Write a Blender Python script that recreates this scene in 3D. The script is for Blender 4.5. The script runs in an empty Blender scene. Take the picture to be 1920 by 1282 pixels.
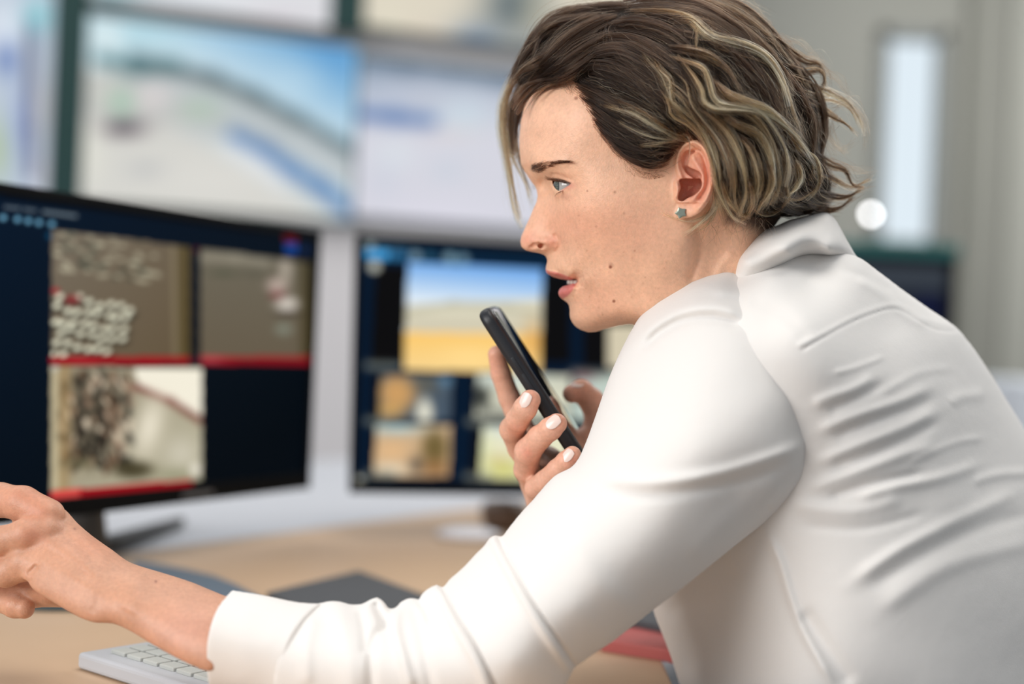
import bpy, math, random
import numpy as np
from mathutils import Matrix, Vector

# ------------------------------------------------------------------ camera, world, light
FPX = 1920 * 50 / 36.0
CX, CY = 960.0, 641.0
CAM = np.array([0.0, 0.0, 0.96])
ROLL = math.radians(2.5)
RM = (Matrix.Rotation(math.radians(90), 3, 'X') @ Matrix.Rotation(ROLL, 3, 'Z'))
R = np.array(RM)
FOCUS = 0.945
scene = bpy.context.scene
COL = scene.collection
cam_d = bpy.data.cameras.new('camera')
cam = bpy.data.objects.new('camera', cam_d)
COL.objects.link(cam)
cam_d.lens = 50
cam_d.sensor_width = 36
cam_d.clip_start = 0.02
cam.matrix_world = Matrix.Translation(CAM.tolist()) @ RM.to_4x4()
cam_d.dof.use_dof = True
cam_d.dof.focus_distance = FOCUS
cam_d.dof.aperture_fstop = 2.0
scene.camera = cam
scene.view_settings.view_transform = 'Standard'
scene.view_settings.look = 'None'
scene.view_settings.exposure = 0.0
scene.view_settings.gamma = 1.0
scene.view_settings.use_curve_mapping = False
try:
    scene.cycles.max_bounces = 8
    scene.cycles.use_denoising = True
except Exception:
    pass

world = bpy.data.worlds.new('world')
scene.world = world
world.use_nodes = True
wn = world.node_tree.nodes
wn['Background'].inputs[0].default_value = (0.86, 0.93, 1.0, 1)
wn['Background'].inputs[1].default_value = 0.45


def W(px, py, D):
    """photo pixel + distance along the view axis -> point in the room"""
    px = np.asarray(px, float); py = np.asarray(py, float); D = np.asarray(D, float)
    px, py, D = np.broadcast_arrays(px, py, D)
    loc = np.stack([(px - CX) / FPX * D, -(py - CY) / FPX * D, -D], -1)
    return loc @ R.T + CAM


def PX(P):
    """room point -> photo pixel and distance"""
    q = (np.asarray(P, float) - CAM) @ R
    D = -q[..., 2]
    return q[..., 0] / D * FPX + CX, -q[..., 1] / D * FPX + CY, D


def area(name, loc, target, size, sy, power, col):
    d = bpy.data.lights.new(name, 'AREA')
    d.shape = 'RECTANGLE'; d.size = size; d.size_y = sy; d.energy = power; d.color = col
    o = bpy.data.objects.new(name, d)
    COL.objects.link(o)
    o.location = loc
    o.rotation_euler = (Vector(target) - Vector(loc)).to_track_quat('-Z', 'Y').to_euler()
    return o


# daylight of the tall windows to the left of and behind the camera, and ceiling fill lights
area('window_daylight', (-2.6, -1.2, 2.0), (0.1, 1.0, 1.0), 2.2, 1.8, 98, (1.0, 0.98, 0.955))
area('ceiling_fill', (0.3, 0.9, 2.7), (0.2, 1.0, 0.9), 1.2, 1.2, 22, (1.0, 0.96, 0.9))
area('ceiling_fill', (1.6, 3.6, 2.8), (1.6, 3.9, 0.0), 1.2, 1.2, 44, (1.0, 0.98, 0.94))  # unseen lamp added to brighten the grey wall at the back
area('ceiling_fill', (-0.9, 2.4, 2.8), (-0.9, 2.9, 0.0), 1.0, 1.0, 8, (1.0, 0.98, 0.94))
area('side_window_daylight', (2.8, 2.4, 1.9), (0.2, 1.1, 1.0), 1.6, 1.6, 13, (0.95, 0.97, 1.0))

# ------------------------------------------------------------------ helpers
def s2l(c):
    c = np.asarray(c, float) / 255.0
    return np.where(c <= 0.04045, c / 12.92, ((c + 0.055) / 1.055) ** 2.4)


def tag(o, label=None, cat=None, group=None, kind=None):
    if label: o['label'] = label
    if cat: o['category'] = cat
    if group: o['group'] = group
    if kind: o['kind'] = kind
    return o


def empty(name, loc, label, cat, group=None):
    o = bpy.data.objects.new(name, None)
    COL.objects.link(o)
    o.location = tuple(float(v) for v in loc)
    o.empty_display_size = 0.05
    return tag(o, label, cat, group)


def link(name, me, mat=None, parent=None):
    o = bpy.data.objects.new(name, me)
    COL.objects.link(o)
    if mat is not None:
        me.materials.append(mat)
    if parent is not None:
        o.parent = parent
        l = Vector(parent.location) if parent.type == 'EMPTY' else Vector((0, 0, 0))   # meshes are built in room coordinates
        o.matrix_parent_inverse = Matrix.Translation(-l)
    return o


def mesh(name, V, Fc, mat=None, parent=None, smooth=True, cols=None):
    V = np.asarray(V, np.float32); 
    me = bpy.data.meshes.new(name)
    if isinstance(Fc, np.ndarray):
        n, k = Fc.shape
        me.vertices.add(len(V)); me.vertices.foreach_set('co', V.ravel())
        me.loops.add(n * k); me.loops.foreach_set('vertex_index', Fc.astype(np.int32).ravel())
        me.polygons.add(n)
        me.polygons.foreach_set('loop_start', (np.arange(n) * k).astype(np.int32))
        me.update(calc_edges=True)
        me.validate()
    else:
        me.from_pydata([tuple(v) for v in V.tolist()], [], Fc)
    if smooth:
        me.polygons.foreach_set('use_smooth', np.ones(len(me.polygons), bool))
    if cols is not None:
        a = me.color_attributes.new('Col', 'FLOAT_COLOR', 'POINT')
        c4 = np.ones((len(V), 4), np.float32); c4[:, :3] = cols
        a.data.foreach_set('color', c4.ravel())
    me.update()
    return link(name, me, mat, parent)


def nodes(name):
    m = bpy.data.materials.new(name)
    m.use_nodes = True
    nt = m.node_tree
    return m, nt, nt.nodes['Principled BSDF']


def mat(name, col, rough=0.5, metal=0.0, noise=0.0, nscale=20, bump=0.0, bscale=200, spec=0.5):
    m, nt, p = nodes(name)
    c = tuple(s2l(col)) + (1,)
    p.inputs['Base Color'].default_value = c
    p.inputs['Roughness'].default_value = rough
    p.inputs['Metallic'].default_value = metal
    p.inputs['Specular IOR Level'].default_value = spec
    if noise > 0:
        t = nt.nodes.new('ShaderNodeTexNoise'); t.inputs['Scale'].default_value = nscale
        t.inputs['Detail'].default_value = 4
        g = nt.nodes.new('ShaderNodeNewGeometry')
        nt.links.new(g.outputs['Position'], t.inputs['Vector'])
        r = nt.nodes.new('ShaderNodeMix'); r.data_type = 'RGBA'
        r.inputs[6].default_value = tuple(v * (1 - noise) for v in c[:3]) + (1,)
        r.inputs[7].default_value = tuple(min(1, v * (1 + noise)) for v in c[:3]) + (1,)
        nt.links.new(t.outputs[0], r.inputs[0]); nt.links.new(r.outputs[2], p.inputs['Base Color'])
    if bump > 0:
        t2 = nt.nodes.new('ShaderNodeTexNoise'); t2.inputs['Scale'].default_value = bscale
        g = nt.nodes.new('ShaderNodeNewGeometry')
        nt.links.new(g.outputs['Position'], t2.inputs['Vector'])
        b = nt.nodes.new('ShaderNodeBump'); b.inputs['Strength'].default_value = bump; b.inputs['Distance'].default_value = 0.001
        nt.links.new(t2.outputs[0], b.inputs['Height']); nt.links.new(b.outputs[0], p.inputs['Normal'])
    return m


def screen_mat(name, strength=1.0):
    m, nt, p = nodes(name)
    a = nt.nodes.new('ShaderNodeAttribute'); a.attribute_name = 'Col'
    p.inputs['Base Color'].default_value = (0.0015, 0.0015, 0.002, 1)
    p.inputs['Roughness'].default_value = 0.5; p.inputs['Specular IOR Level'].default_value = 0.02
    nt.links.new(a.outputs['Color'], p.inputs['Emission Color'])
    p.inputs['Emission Strength'].default_value = strength
    return m


def box_vf(c, ax, half, bev=0.0):
    """box with centre c, 3 unit axes (rows), half sizes; bevel by chamfer"""
    c = np.asarray(c, float); ax = np.asarray(ax, float); h = np.asarray(half, float)
    if bev <= 0:
        S = np.array([[x, y, z] for x in (-1, 1) for y in (-1, 1) for z in (-1, 1)], float)
        V = c + (S * h) @ ax
        F = [(0, 1, 3, 2), (4, 6, 7, 5), (0, 4, 5, 1), (2, 3, 7, 6), (0, 2, 6, 4), (1, 5, 7, 3)]
        return V, F
    import bmesh
    bm = bmesh.new(); bmesh.ops.create_cube(bm, size=2)
    for v in bm.verts: v.co = Vector((v.co.x * h[0], v.co.y * h[1], v.co.z * h[2]))
    bmesh.ops.bevel(bm, geom=list(bm.edges), offset=bev, segments=3, profile=0.5, affect='EDGES')
    bm.verts.index_update()
    V = np.array([v.co[:] for v in bm.verts]); F = [tuple(v.index for v in f.verts) for f in bm.faces]
    bm.free()
    return c + V @ ax, F


def join_vf(parts):
    V = []; F = []; n = 0
    for v, f in parts:
        V.append(np.asarray(v)); F += [tuple(int(i) + n for i in q) for q in f]; n += len(v)
    return np.concatenate(V), F


def box(name, c, half, m, parent=None, ax=np.eye(3), bev=0.0, smooth=False):
    V, F = box_vf(c, ax, half, bev)
    return mesh(name, V, F, m, parent, smooth)


def tube_vf(P, r, n=12):
    P = np.asarray(P, float); r = np.broadcast_to(np.asarray(r, float), (len(P),))
    V = []; F = []
    T = np.gradient(P, axis=0); T /= np.linalg.norm(T, axis=1, keepdims=True)
    up = np.array([0, 0, 1.0]) if abs(T[0][2]) < .9 else np.array([1.0, 0, 0])
    a = np.cross(T[0], up); a /= np.linalg.norm(a)
    for i in range(len(P)):
        a = a - T[i] * a.dot(T[i]); a /= np.linalg.norm(a); b = np.cross(T[i], a)
        for k in range(n):
            t = 2 * math.pi * k / n
            V.append(P[i] + r[i] * (a * math.cos(t) + b * math.sin(t)))
    for i in range(len(P) - 1):
        for k in range(n):
            F.append((i * n + k, i * n + (k + 1) % n, (i + 1) * n + (k + 1) % n, (i + 1) * n + k))
    F.append(tuple(range(n))[::-1]); F.append(tuple((len(P) - 1) * n + k for k in range(n)))
    return np.array(V), F


def lathe_vf(c, prof, n=32, ax=(0, 0, 1)):
    V = []; F = []
    q = np.array(Vector((0, 0, 1)).rotation_difference(Vector(ax)).to_matrix())
    for r, z in prof:
        for k in range(n):
            t = 2 * math.pi * k / n
            V.append(q @ np.array([r * math.cos(t), r * math.sin(t), z]) + np.asarray(c))
    for i in range(len(prof) - 1):
        for k in range(n):
            F.append((i * n + k, i * n + (k + 1) % n, (i + 1) * n + (k + 1) % n, (i + 1) * n + k))
    return np.array(V), F


def in_poly(x, y, poly):
    poly = np.asarray(poly, float)
    ins = np.zeros(np.shape(x), bool)
    for (x0, y0), (x1, y1) in zip(poly, np.roll(poly, -1, 0)):
        c = ((y0 > y) != (y1 > y))
        with np.errstate(divide='ignore', invalid='ignore'):
            xi = (x1 - x0) * (y - y0) / (y1 - y0 + 1e-12) + x0
        ins ^= c & (x < xi)
    return ins


def smooth01(t):
    t = np.clip(t, 0, 1)
    return t * t * (3 - 2 * t)


def catmull(P, n, closed=False):
    P = np.asarray(P, float)
    if closed:
        Q = np.vstack([P[-1], P, P[0], P[1]])
    else:
        Q = np.vstack([2 * P[0] - P[1], P, 2 * P[-1] - P[-2]])
    out = []
    for i in range(1, len(Q) - 2):
        for t in np.arange(n) / n:
            a, b, c, d = Q[i - 1], Q[i], Q[i + 1], Q[i + 2]
            out.append(0.5 * ((2 * b) + (-a + c) * t + (2 * a - 5 * b + 4 * c - d) * t * t + (-a + 3 * b - 3 * c + d) * t ** 3))
    if not closed: out.append(Q[-2])
    return np.array(out)


# ------------------------------------------------------------------ the room
XA = np.array([1.0, 0, 0]); YA = np.array([0, 1.0, 0]); ZA = np.array([0, 0, 1.0])
DESK_Z = 0.72
M_wall = mat('wall_paint', (220, 216, 218), 0.9, noise=0.03, nscale=3)
M_wallr = mat('wall_paint_grey', (150, 150, 143), 0.9, noise=0.04, nscale=3)
M_floor = mat('floor_carpet', (92, 94, 98), 0.95, noise=0.15, nscale=60)
M_ceil = mat('ceiling_paint', (225, 225, 222), 0.95)


def struct(name, V, F, m):
    o = mesh(name, V, F, m, None, False)
    o['kind'] = 'structure'
    return o


def sbox(name, lo, hi, m):
    lo = np.array(lo, float); hi = np.array(hi, float)
    V, F = box_vf((lo + hi) / 2, np.eye(3), (hi - lo) / 2)
    return struct(name, V, F, m)


def vplane(px0, D0, px1, D1):
    """vertical wall through the floor points below two pixels on the horizon"""
    a = W(px0, 641, D0); b = W(px1, 641, D1)
    a[2] = b[2] = 0
    u = b - a; L = np.linalg.norm(u); u /= L
    return a, u, L


sbox('floor', (-4, -2.5, -0.1), (5, 6.5, 0), M_floor)
wa, wu, wl = vplane(0, 3.55, 950, 4.10)     # wall that carries the video screens
wnrm = np.cross(wu, ZA)                      # towards the camera
wa2 = wa - wu * 1.2; wb2 = wa + wu * (wl + 0.6)


def wall_slab(name, a, b, z0, z1, m, th=0.1):
    a = np.array(a, float); b = np.array(b, float)
    u = (b - a); L = np.linalg.norm(u); u /= L; n = np.cross(u, ZA)
    c = (a + b) / 2 - n * th / 2; c[2] = (z0 + z1) / 2
    V, F = box_vf(c, np.stack([u, n, ZA]), (L / 2, th / 2, (z1 - z0) / 2))
    return struct(name, V, F, m)


wall_slab('wall_video', wa2, wb2, 0, 3.0, M_wall)
# grey wall on the right with the narrow tall window
ra = np.array([wb2[0] - 0.02, 5.2, 0]); rb = np.array([4.2, 5.2, 0])
yb = 5.2


def xz_at(px, py, y):
    d = W(px, py, 1.0) - CAM
    t = (y - CAM[1]) / d[1]
    return CAM + d * t


wTL = xz_at(1648, 55, yb); wBR = xz_at(1752, 470, yb)
wx0, wx1, wz0, wz1 = wTL[0] + 0.0, xz_at(1768, 260, yb)[0], wBR[2], wTL[2]
wx0 = xz_at(1640, 260, yb)[0]
sbox('wall_back', (ra[0], yb, 0), (wx0, yb + 0.1, 3), M_wallr)
sbox('wall_back_right', (wx1, yb, 0), (4.2, yb + 0.1, 3), M_wallr)
sbox('wall_back_sill', (wx0, yb, 0), (wx1, yb + 0.1, wz0), M_wallr)
sbox('wall_back_head', (wx0, yb, wz1), (wx1, yb + 0.1, 3), M_wallr)
sbox('wall_right', (4.2, -2.5, 0), (4.3, 5.3, 3), M_wallr)
M_frame = mat('window_frame_paint', (120, 124, 122), 0.6)
fr = []
t_ = 0.035
for lo, hi in (((wx0, wz0), (wx0 + t_, wz1)), ((wx1 - t_, wz0), (wx1, wz1)), ((wx0, wz0), (wx1, wz0 + t_)), ((wx0, wz1 - t_), (wx1, wz1))):
    fr.append(box_vf(((lo[0] + hi[0]) / 2, yb + 0.0, (lo[1] + hi[1]) / 2), np.eye(3), ((hi[0] - lo[0]) / 2, 0.03, (hi[1] - lo[1]) / 2)))
V, F = join_vf(fr)
win = struct('window_1', V, F, M_frame)
m_sky, nt, p = nodes('bright_sky_outside')
p.inputs['Base Color'].default_value = (0, 0, 0, 1); p.inputs['Specular IOR Level'].default_value = 0
p.inputs['Emission Color'].default_value = tuple(s2l((212, 224, 232))) + (1,)
p.inputs['Emission Strength'].default_value = 1.15
V, F = box_vf(((wx0 + wx1) / 2, yb + 0.3, (wz0 + wz1) / 2), np.eye(3), ((wx1 - wx0) / 2 + 0.5, 0.01, (wz1 - wz0) / 2 + 0.5))
bp = struct('window_1_daylight', V, F, m_sky)
# pilasters of the grey wall
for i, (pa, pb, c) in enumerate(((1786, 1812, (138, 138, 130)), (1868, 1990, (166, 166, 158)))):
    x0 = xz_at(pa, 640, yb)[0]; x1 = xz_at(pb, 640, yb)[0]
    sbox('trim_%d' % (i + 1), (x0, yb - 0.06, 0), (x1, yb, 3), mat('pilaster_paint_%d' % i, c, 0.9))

# ------------------------------------------------------------------ painted screens
class Screen:
    def __init__(s, O, U, V, n, m):
        s.O, s.U, s.V, s.n, s.m = O, U, V, n, m
        u, v = np.meshgrid(np.linspace(0, 1, n), np.linspace(0, 1, m), indexing='ij')
        s.u = u; s.v = v
        s.P = O + u[..., None] * U + v[..., None] * V
        s.x, s.y, _ = PX(s.P)
        s.c = np.zeros((n, m, 3))

    def fill(s, c): s.c[:] = c
    def poly(s, pts, c, a=1.0):
        k = in_poly(s.x, s.y, pts)[..., None] * a
        s.c = s.c * (1 - k) + np.asarray(c, float) * k
    def grad(s, pts, c0, c1, p0, p1, a=1.0):
        """fill polygon with a gradient between two pixel points"""
        k = in_poly(s.x, s.y, pts)[..., None] * a
        d = np.array(p1, float) - p0
        t = np.clip(((s.x - p0[0]) * d[0] + (s.y - p0[1]) * d[1]) / (d @ d), 0, 1)[..., None]
        s.c = s.c * (1 - k) + (np.asarray(c0, float) * (1 - t) + np.asarray(c1, float) * t) * k
    def blob(s, x, y, rx, ry, c, a=1.0, ang=0.0, clip=None, hard=1.0):
        ca, sa = math.cos(math.radians(ang)), math.sin(math.radians(ang))
        dx, dy = s.x - x, s.y - y
        q = ((dx * ca + dy * sa) / rx) ** 2 + ((-dx * sa + dy * ca) / ry) ** 2
        k = np.exp(-q ** hard)[..., None] * a
        if clip is not None: k = k * in_poly(s.x, s.y, clip)[..., None]
        s.c = s.c * (1 - k) + np.asarray(c, float) * k
    def line(s, pts, w, c, a=1.0, clip=None):
        for p, q in zip(pts[:-1], pts[1:]):
            p = np.array(p, float); q = np.array(q, float); d = q - p
            t = np.clip(((s.x - p[0]) * d[0] + (s.y - p[1]) * d[1]) / (d @ d), 0, 1)
            r = np.hypot(s.x - p[0] - t * d[0], s.y - p[1] - t * d[1])
            k = (np.exp(-(r / w) ** 2) * a)[..., None]
            if clip is not None: k = k * in_poly(s.x, s.y, clip)[..., None]
            s.c = s.c * (1 - k) + np.asarray(c, float) * k
    def build(s, name, mt, parent):
        n, m = s.n, s.m
        i, j = np.meshgrid(np.arange(n - 1), np.arange(m - 1), indexing='ij')
        a = i * m + j
        F = np.stack([a, a + m, a + m + 1, a + 1], -1).reshape(-1, 4)
        return mesh(name, s.P.reshape(-1, 3), F, mt, parent, False, s2l(s.c.reshape(-1, 3)))


M_bez = mat('black_bezel_plastic', (6, 7, 9), 0.5, spec=0.08)
M_scr = screen_mat('lit_screen', 1.08)
M_vw = screen_mat('lit_video_wall_screen', 1.0)
M_stand = mat('dark_grey_stand_plastic', (52, 54, 56), 0.45)

# --- video wall: large panels hung on the wall
M_vwb = mat('video_wall_bezel', (14, 62, 58), 0.4)
vwn = wnrm


def on_vw(px, py, off=0.06):
    """point of the video wall plane (off metres in front of the wall) seen at a pixel"""
    o = wa + vwn * off
    d = W(px, py, 1.0) - CAM
    t = ((o - CAM) @ vwn) / (d @ vwn)
    return CAM + d * t


def vw_screen(px0, py0, px1, py1, label, paint, n=150, m=90):
    """panel between an upper left and a lower right pixel"""
    A = on_vw(px0, py0); B = on_vw(px1, py1)
    Lu = (B - A) @ wu; zt, zb = A[2], B[2]
    O = A.copy(); O[2] = zb
    root = empty('video_wall_screen', O + wu * Lu / 2, label, 'screen', 'large screens of the video wall')
    S = Screen(O + wu * 0.006 + ZA * 0.006 + vwn * 0.0, wu * (Lu - 0.012), ZA * (zt - zb - 0.012), n, m)
    paint(S)
    S.build('display', M_vw, root)
    c = O + wu * Lu / 2 + ZA * (zt - zb) / 2 - vwn * 0.027
    box('casing', c, (Lu / 2, 0.025, (zt - zb) / 2), M_vwb, root, np.stack([wu, vwn, ZA]))
    return root


BIG = [(-9999, -9999), (9999, -9999), (9999, 9999), (-9999, 9999)]


def p_main(S):
    S.fill((214, 213, 208))
    S.grad(BIG, (196, 222, 235), (214, 213, 207), (300, 120), (250, 200))
    hor = [(170, 130), (300, 118), (400, 135), (480, 172), (560, 215), (665, 275), (665, -50), (150, -50)]
    S.grad(hor, (118, 172, 214), (214, 232, 238), (500, 40), (430, 170))
    S.blob(620, 90, 60, 70, (92, 156, 210), 0.8)
    S.blob(560, 150, 60, 40, (196, 222, 236), 0.5)
    S.blob(250, 60, 110, 50, (176, 214, 226), 0.8)
    S.blob(200, 70, 30, 30, (228, 240, 242), 0.8)
    S.poly([(150, 140), (300, 128), (400, 150), (480, 185), (560, 232), (665, 300), (665, 360), (560, 300), (400, 240), (150, 220)], (186, 186, 184), 0.7)
    S.line([(250, 110), (310, 124), (400, 147), (480, 182), (560, 226), (665, 288)], 13, (84, 102, 108), 0.95)
    S.line([(190, 110), (260, 130), (330, 125)], 13, (76, 116, 122), 0.9)
    for x, y, rx, ry, c, a in ((232, 240, 38, 14, (60, 46, 62), 1.0), (228, 190, 26, 24, (150, 196, 168), .8), (375, 205, 40, 22, (176, 196, 178), .8),
                               (285, 180, 36, 26, (222, 214, 214), .8), (275, 318, 34, 14, (180, 182, 184), .8), (420, 250, 90, 12, (180, 184, 186), .6),
                               (170, 290, 24, 60, (226, 226, 214), .7), (400, 340, 130, 40, (222, 220, 214), .7), (190, 170, 30, 30, (206, 208, 200), .7)):
        S.blob(x, y, rx, ry, c, a)
    S.line([(440, 255), (500, 285), (545, 318), (600, 350), (650, 392)], 15, (88, 130, 182), 1.0)
    S.line([(430, 275), (480, 305), (530, 345)], 14, (226, 230, 234), 0.8)
    S.line([(560, 250), (620, 300), (655, 330)], 14, (196, 204, 208), 0.6)


def p_right(S):
    S.fill((212, 212, 222))
    S.grad(BIG, (168, 180, 198), (214, 214, 224), (800, 110), (800, 260))
    S.line([(668, 110), (760, 120), (850, 128), (960, 150)], 18, (92, 112, 132), 0.95)
    S.line([(660, 212), (740, 220), (810, 228)], 13, (84, 120, 176), 0.95)
    S.line([(690, 185), (760, 180)], 10, (186, 196, 214), 0.8)
    S.blob(690, 150, 40, 14, (150, 166, 186), 0.6)
    S.blob(870, 220, 50, 40, (206, 222, 232), 0.7)
    S.blob(740, 290, 40, 30, (220, 228, 234), 0.6)
    S.blob(840, 320, 30, 18, (198, 208, 220), 0.6)
    S.blob(720, 340, 30, 40, (200, 206, 220), 0.4)
    S.blob(850, 250, 60, 12, (222, 206, 204), 0.5)
    S.blob(820, 410, 140, 40, (222, 220, 232), 0.7)


def p_topm(S):
    S.fill((222, 222, 226))
    S.blob(350, -20, 150, 25, (224, 232, 238), .8)
    S.blob(520, 30, 60, 16, (216, 210, 216), .7)
    S.blob(210, -10, 50, 30, (170, 206, 214), .8)


def p_topr(S):
    S.fill((222, 214, 196))
    S.blob(780, 75, 80, 20, (220, 200, 184), .8)
    S.blob(965, 10, 62, 60, (92, 106, 112), .95)
    S.blob(1000, 30, 30, 60, (190, 184, 160), .5)
    S.blob(890, 90, 50, 40, (96, 122, 156), 1.0)
    S.blob(1000, 90, 40, 30, (130, 140, 150), .8)
    S.blob(730, 40, 30, 40, (226, 220, 200), .7)


def p_left(S):
    S.fill((190, 202, 216))
    S.blob(10, 60, 40, 60, (226, 234, 244), .9)
    S.line([(58, 40), (56, 240), (60, 330)], 9, (44, 48, 84), .85)
    S.blob(12, 110, 16, 32, (70, 100, 170), .9)
    S.blob(-5, 280, 30, 60, (176, 194, 158), .8)
    S.blob(35, 240, 16, 80, (150, 166, 214), .7)
    S.blob(70, 30, 26, 30, (140, 206, 214), .9)
    S.blob(80, 200, 16, 60, (196, 196, 200), .9)
    S.blob(80, 330, 20, 40, (206, 206, 214), .8)


vw_screen(-170, -60, 104, 480, 'left video wall screen with blue and green picture, cut by the photo edge', p_left)
vw_screen(152, 20, 660, 418, 'large video wall screen with blue sky over a pale aerial view', p_main, 220, 150)
vw_screen(672, 98, 1190, 450, 'large video wall screen with pale view and blue band, behind her forehead', p_right, 160, 110)
vw_screen(150, -360, 634, 60, 'upper video wall screen with pale grey picture, cut by the photo top', p_topm)
vw_screen(678, -330, 1180, 118, 'upper video wall screen with cream and slate picture, above her forehead', p_topr)
# dark green steel uprights between the panels
M_green = mat('dark_green_upright', (4, 54, 52), 0.6)
def upright(name, pxa, pxb, py0, py1, label, off=0.09):
    A = on_vw(pxa, py0, off); B = on_vw(pxb, py1, off)
    Lu = (B - A) @ wu
    c = A + wu * Lu / 2; c[2] = (A[2] + B[2]) / 2
    o = box(name, c, (Lu / 2, 0.015, (A[2] - B[2]) / 2), M_green, None, np.stack([wu, vwn, ZA]), bev=0.004)
    tag(o, label, 'post', None)
upright('mounting_upright', 112, 146, -200, 470, 'dark green upright between the left screen and the main screen')
upright('mounting_upright', 634, 680, -300, 64, 'short dark green upright between the two upper screens')

# ------------------------------------------------------------------ desks
M_wood = mat('pale_beech_laminate', (196, 166, 136), 0.5, noise=0.06, nscale=8)
M_white = mat('white_laminate', (198, 200, 206), 0.5)


def on_desk(px, py, z=DESK_Z):
    d = W(px, py, 1.0) - CAM
    t = (z - CAM[2]) / d[2]
    return CAM + d * t


def slab_poly(name, pts, z0, z1, m, parent=None, bev=0.0):
    import bmesh
    bm = bmesh.new()
    lo = [bm.verts.new((p[0], p[1], z0)) for p in pts]
    f = bm.faces.new(lo)
    r = bmesh.ops.extrude_face_region(bm, geom=[f])
    for v in [g for g in r['geom'] if isinstance(g, bmesh.types.BMVert)]: v.co.z = z1
    bmesh.ops.recalc_face_normals(bm, faces=bm.faces)
    if bev > 0:
        bmesh.ops.bevel(bm, geom=[e for e in bm.edges if abs(e.verts[0].co.z - e.verts[1].co.z) < 1e-6 and e.verts[0].co.z > (z0 + z1) / 2] , offset=bev, segments=3, profile=0.5, affect='EDGES')
    me = bpy.data.meshes.new(name); bm.to_mesh(me); bm.free()
    return link(name, me, m, parent)


e1 = on_desk(230, 1037); e2 = on_desk(905, 950)
ed = (e2 - e1)[:2]; ed /= np.linalg.norm(ed)
eL = e1[:2] - ed * 0.75; eR = e2[:2] + ed * 1.1
nb = np.array([-ed[1], ed[0]])      # away from the camera
if nb[1] < 0: nb = -nb
desk_pts = [eL, eR, eR - nb * 0.22, np.array([0.128, 1.36]), np.array([0.122, 0.12]), np.array([-1.0, 0.12]), eL - nb * 0.6]
desk = empty('desk', (0.2, 1.0, 0), 'pale beech desk the woman leans on with her forearm', 'desk')
slab_poly('desktop', desk_pts, DESK_Z - 0.028, DESK_Z, M_wood, desk, 0.003)
for x, y in ((-0.9, 0.25), (0.08, 0.2), (-0.75, 0.7), (0.7, 1.75)):
    box('leg', (x, y, (DESK_Z - 0.028) / 2), (0.025, 0.025, (DESK_Z - 0.028) / 2), mat('desk_leg_metal', (150, 152, 155), 0.4, 0.6), desk)
g = 0.002
shelf_pts = [eL + nb * g, eR + nb * g, eR + nb * 0.62, eL + nb * 0.62]
shelf = empty('white_desk', (float(shelf_pts[0][0] + .8), float(shelf_pts[0][1] + .6), 0), 'white desk section behind the beech desk, carrying both monitors', 'desk')
slab_poly('desktop', shelf_pts, DESK_Z - 0.028, DESK_Z, M_white, shelf, 0.003)
c4 = [shelf_pts[0] + ed * .1 + nb * .06, shelf_pts[1] - ed * .1 + nb * .06, shelf_pts[2] - ed * .1 - nb * .06, shelf_pts[3] + ed * .1 - nb * .06]
for q in c4:
    box('leg', (q[0], q[1], (DESK_Z - 0.028) / 2), (0.025, 0.025, (DESK_Z - 0.028) / 2), M_white, shelf)

# ------------------------------------------------------------------ monitors
def monitor(label, pa, Da, pb, Db, ytop, ybot, paint, ytop_at, wid=None, tilt=0.0):
    """monitor whose frame runs from pixel column pa (distance Da) to pb (distance Db)"""
    A = W(pa, ytop_at[0], Da); B = W(pb, ytop_at[1], Db)
    u = (B - A); u[2] = 0; u /= np.linalg.norm(u)
    if wid is None: wid = np.linalg.norm((B - A)[:2])
    n = np.cross(u, ZA)
    t = math.radians(tilt)
    v = ZA * math.cos(t) - n * math.sin(t)
    n2 = np.cross(u, v)
    return A, u, v, n2, wid


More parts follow.
